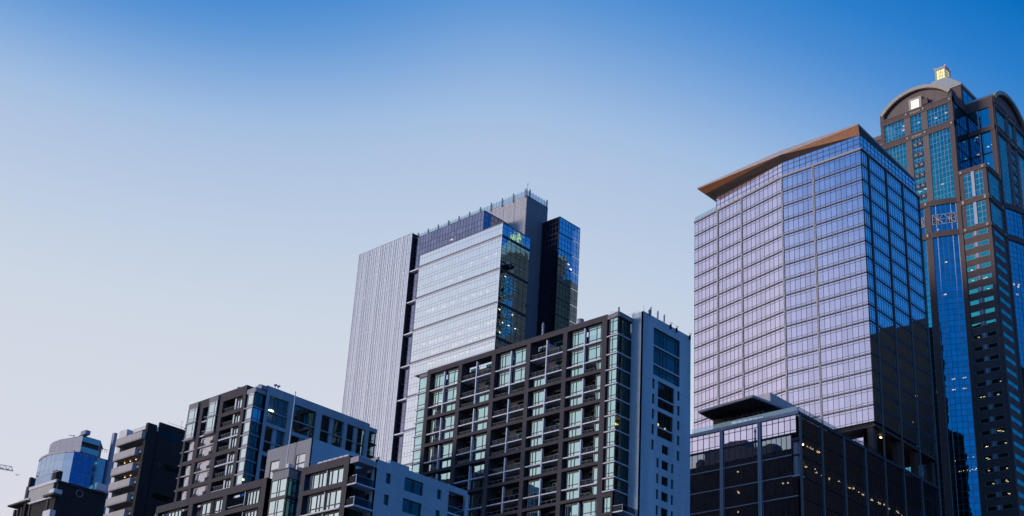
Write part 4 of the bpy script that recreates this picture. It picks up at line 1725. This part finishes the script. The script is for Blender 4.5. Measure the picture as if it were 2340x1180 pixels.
        for (a, b) in (gls[1], gls[2]):
            m = MB()
            c0, c1 = p(a) + .4, p(b) - (.4 if b - a > .2 else .2)
            z0, z1 = 219.0, 222.6
            dd = min(bow(c0), bow(c1)) + .12
            dd0, dd1 = bow(c0) + .15, bow(c1) + .15
            m.hexa([F(c0, dd0 - .05, z0), F(c1, dd1 - .05, z0), F(c1, dd1 + .06, z0), F(c0, dd0 + .06, z0),
                    F(c0, dd0 - .05, z1), F(c1, dd1 - .05, z1), F(c1, dd1 + .06, z1), F(c0, dd0 + .06, z1)], 'black')
            D = lambda s: dd0 + (dd1 - dd0) * (s - c0) / (c1 - c0) + .12
            nn = 2
            for q in range(nn):
                a0 = c0 + (c1 - c0) * q / nn
                a1 = c0 + (c1 - c0) * (q + 1) / nn
                zm = (z0 + z1) / 2
                for (p0, p1) in (((a0, z0), (a1, z1)), ((a0, z1), (a1, z0)), ((a0, zm), (a1, zm)), (((a0 + a1) / 2, z0), ((a0 + a1) / 2, z1)),
                                 ((a0, z0), (a1, z0)), ((a0, z1), (a1, z1)), ((a0, z0), (a0, z1)), ((a1, z0), (a1, z1))):
                    m.tube(F(p0[0], D(p0[0]), p0[1]), F(p1[0], D(p1[0]), p1[1]), .11, 'mullwhite', 4)
            m.build('lattice_panel', T)

    FW, FS = west(), south(9.5)
    arm(FW, -27.0, 0, True)
    arm(FS, 11.2, 38.0, False)
    # inner core of the shaft
    m = MB()
    m.prism([(-3, 3.4), (-24, 3.4), (-24, 14), (-36, 14), (-36, 40), (-24, 46), (-3, 46), (-3, 36), (6, 36), (6, 14), (-3, 14)], 0, 263, 'dark')
    m.build('core', T)
    # side walls in the notch: dark glass return of the main bay and the glazed flank of the other bay
    Fn = south(-.02)
    for z0, z1 in ((238, 248), (248.3, 258), (258.3, 266)):
        pane_set(Fn, 1.3, 11.1, z0, z1, [.1, .3, .5, .7, .9], [z0 + 3, z0 + 6], 'azure_deep', 'black', -.05, .14).build('notch_window', T)
        Fq = west(11.22)
        pane_set(Fq, .1, 8.0, z0, z1, [.33, .62], [], 'azure_deep', 'black', 0, .12).build('notch_window', T)
    m = MB()
    m.box(west(11.2), 0, 9.5, -1, .35, 266, 269.8, 'brick')
    m.box(west(11.2), 0, 9.4, -1, .5, 256.5, 258.4, 'brick')
    m.box(west(11.2), 7.9, 9.5, -1, .3, 237.5, 266, 'brick')
    m.box(west(11.2), 3.7, 4.1, -.1, .25, 238, 265.9, 'mullwhite')
    m.box(south(0), 1.21, 11.1, -1, .3, 266.01, 269.6, 'brick')
    m.build('notch_frame', T)
    # stepped corner block
    for F, base in ((west(), 0.0), (south(9.5), 0.0)):
        sgn = F.u[0] == 1
        a0, a1 = (0.02, 9.5) if sgn else (.02, 11.2)
        m = MB()
        holes = [(a0 + 1.5, a1 - 1.4, 226.6, 235.9), (a0 + 1.3, a1 - 1.3, 216.2, 224.2)]
        punched = [(a0 + .15, a1 - 1.35, 213.75 - 4.05 * i - 1.6, 213.75 - 4.05 * i) for i in range(24)]
        if not sgn:
            punched = [(a0 + 1.9, a1 - 1.6, b, c_) for (_, _, b, c_) in punched]
        holes_wall(m, F, a0, a1, 112, 237.6, holes + punched, .35, 'brick')
        m.build('block_wall', T)
        for z0, z1, dp in ((236.1, 237.65, .25), (224.4, 226.3, .3), (214.3, 215.8, .3)):
            m = MB()
            m.box(F, a0, a1 + (dp if sgn else 0), .004, dp, z0, z1, 'brick')
            m.box(F, a0, a1, dp, dp + .12, z1 - .3, z1 - .02, 'brick_pale')
            m.box(F, a1 - 1.4, a1 - .7, dp, dp + .2, z0 + .3, z1 - .4, 'archstone')
            m.box(F, a0 + .5, a0 + 1.2, dp, dp + .2, z0 + .3, z1 - .4, 'archstone')
            m.build('block_cornice', T)
        for a, b, z0, z1 in holes:
            tr = [z0 + 2.1 * i for i in range(1, 5)]
            pane_set(F, a, b, z0, z1, [i / 5 for i in range(1, 5)], tr, 'azure', 'mullwhite', -.2, .11, back=3).build('block_window', T)
            if sgn:
                m = MB()
                c_ = (a + b) / 2
                m.box(F, c_ - .5, c_ + .5, -.14, .25, z0, z1 + .3, 'mullwhite')
                m.build('pilaster', T)
        for a, b, z0, z1 in punched:
            w = pane_set(F, a, b, z0, z1, [.38, .6], [], 'azure', 'mullwhite', -.12, .10, back=3)
            if sgn:
                c_ = a + (b - a) * .49
                w.box(F, c_ - .75, c_ + .75, -.1, .12, z0, z1, 'pilgrey')
                w.box(F, c_ - .25, c_ + .25, .121, .2, z0, z1, 'mullwhite')
            w.build('block_window', T)
    m = MB()
    m.prism([(0.02, .3), (9.3, .3), (9.3, 11.1), (.02, 11.1)], 237.3, 237.55, 'shaft')
    m.prism([(1, 4), (6, 4), (6, 11), (1, 11)], 112, 237.2, 'dark')
    m.build('block_roof', T)
    # left shoulder of the shaft
    m = MB()
    m.box(west(2.2), -36.6, -27.01, -9, 0, 0, 264.2, 'brick')
    m.box(west(2.2), -36.8, -27.01, -9, .3, 262.2, 263.9, 'brick_pale')
    m.build('side_block', T)
    for zt in (260.5, 250, 240):
        pane_set(west(2.2), -35.5, -28.2, zt - 8.5, zt, [.2, .4, .6, .8], [zt - 6.4, zt - 4.2, zt - 2.1], 'azure', 'mullwhite', .02, .11).build('window', T)
    # attic, pyramid roof and lantern
    cx, cy = C
    h = 11.1
    sq = lambda r: [(cx + r, cy - r), (cx - r, cy - r), (cx - r, cy + r), (cx + r, cy + r)]
    m = MB()
    m.prism(sq(h), 255, 280.6, 'brick')
    m.build('attic', T)
    m = MB()
    m.prism(sq(h + .35), 280.6, 281.5, 'archstone')
    m.build('attic_cornice', T)
    pane_set(south(cx + h), cy - h + 1.2, cy + h - 2, 270, 279.5, [.2, .4, .6, .8], [272.4, 274.8, 277.2], 'azure_deep', 'black', .05, .12).build('attic_window', T)
    nst = 9
    m = MB()
    for i in range(nst):
        r0 = h - (h - 2.7) * i / nst
        r1 = h - (h - 2.7) * (i + 1) / nst
        z0 = 281.5 + 10.6 * i / nst
        z1 = 281.5 + 10.6 * (i + 1) / nst
        A, B_ = sq(r0), sq(r1 + .12)
        for k in range(4):
            q = (k + 1) % 4
            m.face([(*A[k], z0), (*A[q], z0), (*B_[q], z1), (*B_[k], z1)], 'copper')
        m.prism(sq(r1 + .38), z1 - .42, z1, 'lanternstone')
    m.build('pyramid_roof', T)
    lw = 2.05
    m = MB()
    for sx in (-1, 1):
        for sy in (-1, 1):
            m.box(west(), cx + sx * (lw - .22) - .24, cx + sx * (lw - .22) + .24, -(cy + sy * (lw - .22)) - .24, -(cy + sy * (lw - .22)) + .24, 292.1, 297.6, 'lanternstone')
    m.prism(sq(lw + .1), 291.9, 292.8, 'lanternstone')
    m.prism(sq(lw + .15), 297.0, 297.9, 'lanternstone')
    m.build('lantern_frame', T)
    m = MB()
    m.prism(sq(lw - .3), 292.8, 297.0, 'lantern')
    lg = m.build('lantern_glass', T)
    m = MB()
    for F, c0 in ((west(cy - lw + .28), cx), (south(cx + lw - .28), cy)):
        for t in (-.6, .0, .6):
            m.box(F, c0 + t - .07, c0 + t + .07, .03, .1, 292.8, 297, 'lanternstone')
        for zz in (294.2, 295.6):
            m.box(F, c0 - 1.5, c0 + 1.5, .031, .09, zz - .07, zz + .07, 'lanternstone')
    m.build('lantern_bars', T)
    for sx, sy in ((-1, -1), (1, -1), (1, 1)):
        m = MB()
        m.tube((cx + sx * lw, cy + sy * lw, 297.9), (cx + sx * lw, cy + sy * lw, 298.3), .18, 'red', 8)
        m.build('beacon', T)
    # lamps
    lights(T, [(-18.9, -1.2, 264.0), (-19.2, -1.4, 262.5), (-13.3, -1.0, 263), (-3.2, -1.2, 263.2), (-7, -1.3, 262.6), (-6.4, -1.2, 236), (-12.5, -1.1, 236.2), (-14.5, -1.1, 235.8)], .8, .3, .35, mat='lamp_far', F=FW)
    lights(T, [(2.2, -1.5, 256.9), (3.0, -2.0, 258.9), (5.6, -1.2, 258.6), (6.5, -1.5, 259.4), (7.8, -1.2, 258.7), (6, -1.2, 251.5), (7.5, -1.2, 251.9), (2.2, -1.2, 249.8), (5.2, -1.2, 245)], .7, .3, .25, mat='lamp_far', F=west(11.2))
    lights(T, [(-7.0, -.6, 206.2), (-9.2, -.6, 219), (-8, -.5, 194.6), (-11, .4, 194.9), (-12.3, .8, 194.2), (-7.6, -.4, 160.8), (-4, -.5, 160.5), (-7.4, -.4, 164.4), (-3.8, -.5, 164.1), (-12.4, .6, 160.9), (-12.2, .5, 164.2)], 1.0, .4, .25, mat='lamp_far', F=FW)
    rnd = random.Random(5)
    lights(T, [(-9.5 + rnd.random() * 7.5, -.5, 133 + rnd.choice((0, 4.1)) + rnd.random() * .6) for i in range(14)], .3, .2, .2, mat='lamp_far', F=FW)
    pl = []
    for i in range(24):
        z1 = 213.75 - 4.05 * i
        if i in (3, 4, 5, 9, 13, 14, 17, 18, 19, 20, 21, 22):
            for k in range(rnd.choice((1, 2, 3))):
                pl.append((rnd.choice((rnd.uniform(.8, 2.8), rnd.uniform(5.2, 7.8))), -1.0, z1 - .35 - rnd.random() * .5))
    lights(T, pl[:28], .6, .3, .2, mat='lamp_far', F=FW)
    lights(T, [(20.2, -.7, 201), (22.2, -.7, 200.4), (16, -.7, 199.5), (18, -.7, 196.6), (19.4, -.7, 200)], .9, .4, .3, mat='lamp_far', F=FS)
    m = MB()
    m.prism([(-.1, .1), (-26.9, .1), (-26.9, 3), (-.1, 3)], 0, 115.9, 'azure_deep')
    m.prism([(9.4, 11.3), (9.4, 37.9), (6.5, 37.9), (6.5, 11.3)], 0, 115.9, 'azure_deep')
    m.prism([(.03, .05), (9.45, .05), (9.45, 11.2), (.03, 11.2)], 0, 111.9, 'brick')
    m.build('lower_shaft', T)


G['mullazure'] = wall('blue_mullion', (.05, .16, .28), .5, .1, 1)
G['pilgrey'] = wall('grey_pilaster', (.22, .23, .26), .6, .1, 1)
G['lanternstone'] = wall('lantern_stone', (.42, .43, .42), .7, .1, 1)


# ================================================================== far left towers
def balcony_tower():
    T = thing('balcony_tower', 'slim pinkish concrete tower with a stack of solid-fronted balconies and a dark flank', 'apartment tower', (-238.3, 137.2, 0))
    FW = west()
    m = MB()
    m.box(FW, -11.4, -10.0, -8, 0, 0, 91.5, 'panelc')
    m.box(FW, -9.99, -8.3, -8, -.02, 89.2, 91.45, 'panelc')
    m.box(FW, -5.7, -.01, -8, -.02, 90.0, 90.9, 'panelc')
    m.build('front_wall', T)
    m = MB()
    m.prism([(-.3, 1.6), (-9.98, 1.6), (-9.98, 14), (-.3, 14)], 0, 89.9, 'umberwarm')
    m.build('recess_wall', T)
    m = MB()
    m.prism([(0, 0), (-.9, 0), (-.9, 1.55), (0, 2.2)], 0, 91.3, 'umber')
    m.build('dark_fin', T)
    m = MB()
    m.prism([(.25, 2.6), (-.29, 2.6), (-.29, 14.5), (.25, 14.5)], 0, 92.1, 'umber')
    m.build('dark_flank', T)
    for i in range(5):
        m = MB()
        m.box(south(.25), 3.4, 12.5, .0, .05, 89.0 - 6.7 * i, 90.2 - 6.7 * i, 'smoke')
        m.build('flank_window', T)
    for i in range(14):
        z0 = 87.5 - 3.36 * i
        x1 = -.35 if i == 0 else -2.0
        m = MB()
        m.box(FW, -10.3, x1, -1.5, .9, z0, z0 + .28, 'railslab')
        b = m.build('balcony', T)
        r = MB()
        r.box(FW, -10.3, x1, .8, .92, z0 + .29, z0 + 1.75, 'rail')
        r.box(FW, -10.3, -10.18, -.1, .79, z0 + .29, z0 + 1.75, 'rail')
        r.box(FW, x1 - .12, x1, -1.0, .79, z0 + .29, z0 + 1.75, 'rail')
        r.build('balcony_front', b)
        if i:
            m = MB()
            m.box(FW, -1.9, -.92, -1.3, .1, z0 + .6, z0 + 1.1, 'railslab')
            m.build('side_ledge', T)
    lights(T, [(-8 + 1.1 * k, -.6, 83.9 - 3.36 * (k % 2)) for k in range(5)], .2, .15, .1, mat='lamp_amber', F=FW)
    m = MB()
    m.tube((-.05, 8, 92.1), (-.05, 8, 93.9), .04, 'steel', 5)
    m.tube((-.05, 7.4, 93.7), (-.05, 8.3, 93.9), .03, 'steel', 4)
    m.tube((-.05, 4.5, 92.7), (-.05, 12, 92.5), .03, 'steel', 4)
    m.build('roof_antenna', T)


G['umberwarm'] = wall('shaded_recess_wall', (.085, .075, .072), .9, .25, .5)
G['railslab'] = wall('balcony_slab_concrete', (.34, .30, .29), .9, .15, .8)


def round_tower():
    T = thing('round_tower', 'rounded blue glass tower with a stepped drum top and a tall blade fin, far left', 'hotel tower', (-462.0, 238.7, 0))
    low = [(-30, 12), (-29, 4), (-27, -1), (-23.5, -4.4), (-18.7, -5.7), (-14, -6.2), (-10.5, -6.0), (-8.1, -5.6), (-3.7, -4.2), (.2, -2.5), (1.6, 10.6), (2.4, 20)]
    drum = [(-27, 14), (-26.5, 4), (-24.5, 0), (-21.8, -2.0), (-18.2, -2.8), (-12.4, -2.8), (-8.4, -1.9), (-4.6, -1.1), (.2, -.1), (.5, 7.7), (-8, 14)]

    def skin(poly, k0, k1, z0, z1, gl, rows, name, cuts=3):
        for k in range(k0, k1):
            (ax, ay), (bx_, by) = poly[k], poly[k + 1]
            L = hypot(bx_ - ax, by - ay)
            ux, uy = (bx_ - ax) / L, (by - ay) / L
            F = Fr(ax, ay, ux, uy, uy, -ux)
            n = max(1, int(L / 2.6))
            pane_set(F, 0, L, z0, z1, [i / n for i in range(1, n)], [z0 + (z1 - z0) * i / rows for i in range(1, rows)], gl, 'curvemull', 0, .05, md=.03).build(name, T)

    skin(low, 0, 9, 118, 154.3, 'curve', 12, 'glazing')
    skin(low, 9, 11, 118, 154.3, 'cobalt', 9, 'glazing')
    skin(drum, 0, 8, 155, 161.4, 'curve_band', 3, 'drum_glazing')
    skin(drum, 8, 9, 159.3, 161.4, 'cobalt', 1, 'drum_glazing')
    skin(drum, 8, 9, 155, 157.3, 'cobalt', 1, 'drum_glazing')
    inset = lambda P, q: [(-10 + (a + 10) * q, 3 + (b - 3) * q) for a, b in P]
    m = MB()
    m.prism(inset(low, .9), 0, 154, 'dark')
    m.prism(inset(drum, .93), 154, 161.2, 'dark')
    m.build('core', T)
    m = MB()
    m.prism(inset(low, .97), 154.3, 154.6, 'bluemetal')
    m.prism(inset(drum, .98), 161.4, 161.7, 'bluemetal')
    m.build('roof', T)
    m = MB()
    P = low[2:10]
    for k in range(len(P) - 1):
        (ax, ay), (bx_, by) = P[k], P[k + 1]
        L = hypot(bx_ - ax, by - ay)
        F = Fr(ax, ay, (bx_ - ax) / L, (by - ay) / L, (by - ay) / L, -(bx_ - ax) / L)
        m.box(F, 0, L, -.3, .2, 154.1, 154.8, 'coping')
    m.build('coping', T)
    m = MB()
    m.box(south(2.2), 11.3, 12.6, -.6, 1.2, 110, 165.6, 'bluemetal')
    m.build('blade_fin', T)
    m = MB()
    m.box(west(0), -1.2, 2.6, -1.5, .6, 161.8, 163.4, 'bluemetal')
    m.box(west(0), -.6, 1.0, -.8, 0, 163.4, 163.7, 'bluemetal')
    m.tube((-9, 1, 161.7), (-1, 0, 162.6), .25, 'steel', 6)
    m.build('window_cleaning_cradle', T)
    m = MB()
    m.tube((-6.5, -.6, 161.7), (-6.4, -.6, 163), .15, 'steel', 5)
    m.tube((-10.2, -.8, 163.6), (-5.4, -.5, 162.4), .14, 'steel', 5)
    m.build('roof_davit', T)
    m = MB()
    for i in range(4):
        m.box(south(.4), 8.2 + i * .9, 8.3 + i * .9, -.1, 0, 157.5, 158.8, 'steel')
    m.box(south(.4), 8, 11.3, -.1, 0, 158.7, 158.85, 'steel')
    m.build('terrace_rail', T)
    m = MB()
    m.prism([(1.4, 14), (2.4, 14), (2.6, 24), (1.4, 24)], 100, 154, 'cobalt')
    m.build('back_wing', T)


G['curvemull'] = wall('thin_blue_mullion', (.26, .29, .36), .5, .1, 1)


def concrete_building():
    T = thing('concrete_building', 'dark concrete building with an open columned storey in front of the rounded tower', 'building', (-295.0, 147.8, 0))
    FW, FS = west(), south()
    m = MB()
    m.prism([(-.2, .6), (-12.9, .6), (-12.9, 14), (-.2, 14)], 82.5, 90.4, 'umber')
    m.prism([(-.2, .2), (-3, .2), (-3, 14), (-.2, 14)], 0, 82.5, 'umber')
    m.prism([(-10, 9), (-19, 9), (-19, 14), (-10, 14)], 0, 86, 'umber')
    m.build('body', T)
    m = MB()
    m.box(FW, -13.2, -1.25, -.5, 0, 87.0, 90.4, 'rail')
    m.build('panel_front', T)
    m = MB()
    m.box(FW, -13.4, 0, -1.2, .2, 90.45, 91.2, 'panelc')
    m.box(FS, .21, 14, -1.2, .05, 90.45, 91.1, 'umber')
    m.build('parapet', T)
    m = MB()
    m.box(FW, -13.4, -4.6, -.6, -.5, 91.25, 93.6, 'railglass2')
    m.box(FW, -13.3, -.1, -.6, -.52, 93.6, 93.8, 'steel')
    m.build('terrace_screen', T)
    m = MB()
    m.box(FW, -4.3, -2.4, -2.4, -.7, 91.22, 94.2, 'umber')
    m.build('stair_head', T)
    m = MB()
    m.box(FW, -14.4, -13.45, -1.2, .15, 82, 94.0, 'umber')
    m.build('dark_column', T)
    m = MB()
    m.box(FW, -17.0, -14.5, -.9, -.85, 88.4, 92.2, 'balcglass')
    m.box(FW, -17.0, -14.5, -.92, -.83, 92.2, 92.35, 'steel')
    m.box(FW, -17.0, -16.9, -.95, -.8, 88.2, 92.2, 'steel')
    m.box(FW, -15.6, -15.5, -.95, -.8, 88.2, 92.2, 'steel')
    m.build('glass_balustrade', T)
    m = MB()
    m.prism([(-21.7, -.9), (-12, -.9), (-12, 5), (-21.7, 5)], 87.3, 87.7, 'umberwarm')
    m.prism([(-17.2, -.4), (-12.05, -.4), (-12.05, .9), (-17.2, .9)], 87.71, 88.3, 'panelc')
    m.build('slab', T)
    m = MB()
    m.prism([(-11.99, -.2), (-1.2, -.2), (-1.2, 4), (-11.99, 4)], 86.6, 87.0, 'panelc')
    m.build('slab', T)
    m = MB()
    m.prism([(-3.6, -1.0), (1.5, -1.0), (1.5, 1.2), (-3.6, 1.2)], 86.9, 87.4, 'umberwarm')
    m.box(west(-1.0), -.8, 1.5, -.1, 0, 87.4, 88.4, 'panelc')
    m.box(south(1.5), -.9, 1.2, -.1, 0, 87.4, 88.4, 'panelc')
    m.build('corner_balcony', T)
    m = MB()
    m.prism([(.0, 10.2), (1.0, 10.2), (1.0, 13), (0, 13)], 91.2, 92.9, 'panelc')
    m.build('roof_box', T)
    for a in (-20, -18.2, -16.3, -12.2, -3.4):
        m = MB()
        m.box(FW, a - .35, a + .35, -1.0, -.3, 0, 86.6, 'umberwarm')
        m.build('column', T)
    m = MB()
    m.box(FW, -21.4, -3.1, -6, .4, 80.2, 80.6, 'umberwarm')
    m.box(FW, -3.0, .6, -.9, .5, 81.2, 83.4, 'panelc')
    m.box(FW, -15.9, -14.2, -2, -1, 80.61, 85.2, 'panelc')
    m.box(FW, -10.6, -9, -1, 0, 80.61, 81.6, 'panelc')
    m.build('lower_slab', T)
    m = MB()
    for k in range(16):
        a = 2 * pi * k / 16
        b = 2 * pi * (k + 1) / 16
        m.tube((.05, 6.5 + .9 * cos(a), 89.2 + .9 * sin(a)), (.05, 6.5 + .9 * cos(b), 89.2 + .9 * sin(b)), .1, 'steel', 5)
    m.build('round_vent', T)


# ================================================================== small things
def crane():
    T = thing('tower_crane', 'grey lattice tower crane jib poking in at the left edge of the sky', 'crane', (-560.0, 215.0, 0))
    d = Vector((-546.0 + 560.0, 252.5 - 215.0, 0))
    L = d.length
    ux, uy = d.x / L, d.y / L
    F = Fr(0, 0, ux, uy, uy, -ux)
    z0 = 165.6
    m = MB()
    n = 22
    st = (L + 14) / n
    for side in (-.7, .7):
        m.tube(F(-14, side, z0), F(L, side, z0), .14, 'crane', 5)
    m.tube(F(-14, 0, z0 + 1.7), F(L - .6, 0, z0 + 1.7), .14, 'crane', 5)
    for i in range(n):
        a = -14 + i * st
        for side in (-.7, .7):
            m.tube(F(a, side, z0), F(a + st / 2, 0, z0 + 1.7), .07, 'crane', 4)
            m.tube(F(a + st / 2, 0, z0 + 1.7), F(min(a + st, L), side, z0), .07, 'crane', 4)
        m.tube(F(a, -.7, z0), F(a, .7, z0), .06, 'crane', 4)
    m.build('jib', T)
    m = MB()
    for sx in (-.9, .9):
        for sy in (-.9, .9):
            m.tube((sx, sy, 0), (sx, sy, 172), .16, 'crane', 5)
    for i in range(43):
        zz = i * 4
        m.tube((-.9, -.9, zz), (.9, -.9, zz + 4), .07, 'crane', 4)
        m.tube((.9, -.9, zz), (.9, .9, zz + 4), .07, 'crane', 4)
        m.tube((.9, .9, zz), (-.9, .9, zz + 4), .07, 'crane', 4)
        m.tube((-.9, .9, zz), (-.9, -.9, zz + 4), .07, 'crane', 4)
    m.build('mast', T)
    m = MB()
    m.box(F, -13.5, -10.5, -.9, .9, z0 - 2.2, z0 - .2, 'shaft')
    m.build('counterweight', T)
    m = MB()
    m.tube(F(L - 6.3, 0, z0), F(L - 6.3, 0, 153.2), .05, 'black', 4)
    m.box(F, L - 7.3, L - 5.6, -.5, .5, 150.6, 153.2, 'black')
    m.tube(F(L - 6.3, 0, 150.6), F(L - 6.3, 0, 149.5), .2, 'black', 6)
    m.build('hook_block', T)


def bird():
    T = thing('bird', 'small dark bird gliding in the pale sky below the crane jib', 'bird', (-299.0, 139.6, 90.7))
    m = MB()
    # body along its flight line, wings swept and slightly raised, fanned tail
    rings = [(-.34, .012), (-.26, .05), (-.1, .075), (.08, .08), (.22, .05), (.30, .042), (.36, .03), (.42, .006)]
    nseg = 8
    base = len(m.v)
    for px_, r in rings:
        for k in range(nseg):
            a = 2 * pi * k / nseg
            m.v.append((px_, r * cos(a), r * .85 * sin(a)))
    mi = m.mi('feather')
    for i in range(len(rings) - 1):
        for k in range(nseg):
            h = (k + 1) % nseg
            m.f.append((base + i * nseg + k, base + i * nseg + h, base + (i + 1) * nseg + h, base + (i + 1) * nseg + k))
            m.m.append(mi)
    for sy in (-1, 1):
        pts = [(.12, .05, .03), (.16, .35, .13), (.04, .75, .12), (-.10, .74, .115), (-.02, .35, .10), (-.10, .05, .02)]
        top = [(a, sy * b, c_ + .012) for a, b, c_ in pts]
        bot = [(a, sy * b, c_ - .012) for a, b, c_ in pts]
        m.face(top, 'feather')
        m.face(bot[::-1], 'feather')
        for i in range(6):
            j = (i + 1) % 6
            m.face([top[i], top[j], bot[j], bot[i]], 'feather')
    m.face([(-.30, .03, .01), (-.30, -.03, .01), (-.52, -.1, .01), (-.52, .1, .01)], 'feather')
    b = m.build('body', T)
    T.rotation_euler = (radians(12), radians(-8), radians(20))


def flagpole():
    T = thing('flagpole', 'thin pale bare flagpole rising above the glass bay of the grey stair tower', 'flagpole', (-149.05, 108.8, 0))
    m = MB()
    m.tube((0, 0, 57.26), (0, 0, 69.3), .10, 'polewhite', 10, .055)
    m.build('pole', T)
    m = MB()
    m.tube((0, 0, 57.26), (0, 0, 57.6), .22, 'steel', 10)
    m.build('base', T)
    m = MB()
    for k in range(6):
        r0, r1 = .11 * sin(pi * k / 6), .11 * sin(pi * (k + 1) / 6)
        m.tube((0, 0, 69.3 + .22 * k / 6), (0, 0, 69.3 + .22 * (k + 1) / 6), max(r0, .01), 'steel', 8, max(r1, .01))
    m.build('finial', T)


G['polewhite'] = wall('pole_paint', (.55, .56, .60), .4, .06, 1)


def opposite_blocks():
    """two real neighbours that the photo shows only as dark mirror images in the glass"""
    for (x0, y0, x1, y1, h, lab) in ((-74.5, 402, 60, 440, 199.0, 'dark office slab mirrored in the lower right flank of the faceted tower'),
                                     (-214, 302, -170.5, 334, 201.0, 'dark office block behind the faceted tower, mirrored in the punched windows of the skyscraper')):
        T = thing('office_block', lab, 'office block', (x0, y0, 0))
        w, d = x1 - x0, y1 - y0
        m = MB()
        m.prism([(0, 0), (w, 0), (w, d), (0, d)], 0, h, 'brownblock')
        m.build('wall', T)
        m = MB()
        m.prism([(3, 4), (11, 4), (11, d - 6), (3, d - 6)], h + .01, h + 3, 'brownblock')
        m.prism([(16, 1), (21, 1), (21, d - 6), (16, d - 6)], h + .01, h + 1.8, 'brownblock')
        m.build('roof_plant', T)
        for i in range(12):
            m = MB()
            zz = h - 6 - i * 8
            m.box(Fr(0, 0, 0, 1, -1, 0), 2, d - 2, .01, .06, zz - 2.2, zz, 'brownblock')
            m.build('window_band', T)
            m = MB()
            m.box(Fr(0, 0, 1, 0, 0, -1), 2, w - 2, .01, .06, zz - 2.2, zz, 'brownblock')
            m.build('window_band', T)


G['railglass2'] = glass('terrace_glass', (.7, .8, .95), .4, (.7, .75, .8), .03, 0, .1, graz=.2)
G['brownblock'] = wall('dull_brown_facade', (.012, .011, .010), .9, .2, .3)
G['smoke'] = glass('black_office_glass', (.10, .10, .12), .4, (.02, .02, .02), .08, 0, .2)

faceted_tower()
striped_tower()
gridded_tower()
balcony_things()
hillside_building()
stepped_block()
gabled_tower()
balcony_tower()
round_tower()
concrete_building()
crane()
bird()
flagpole()
opposite_blocks()
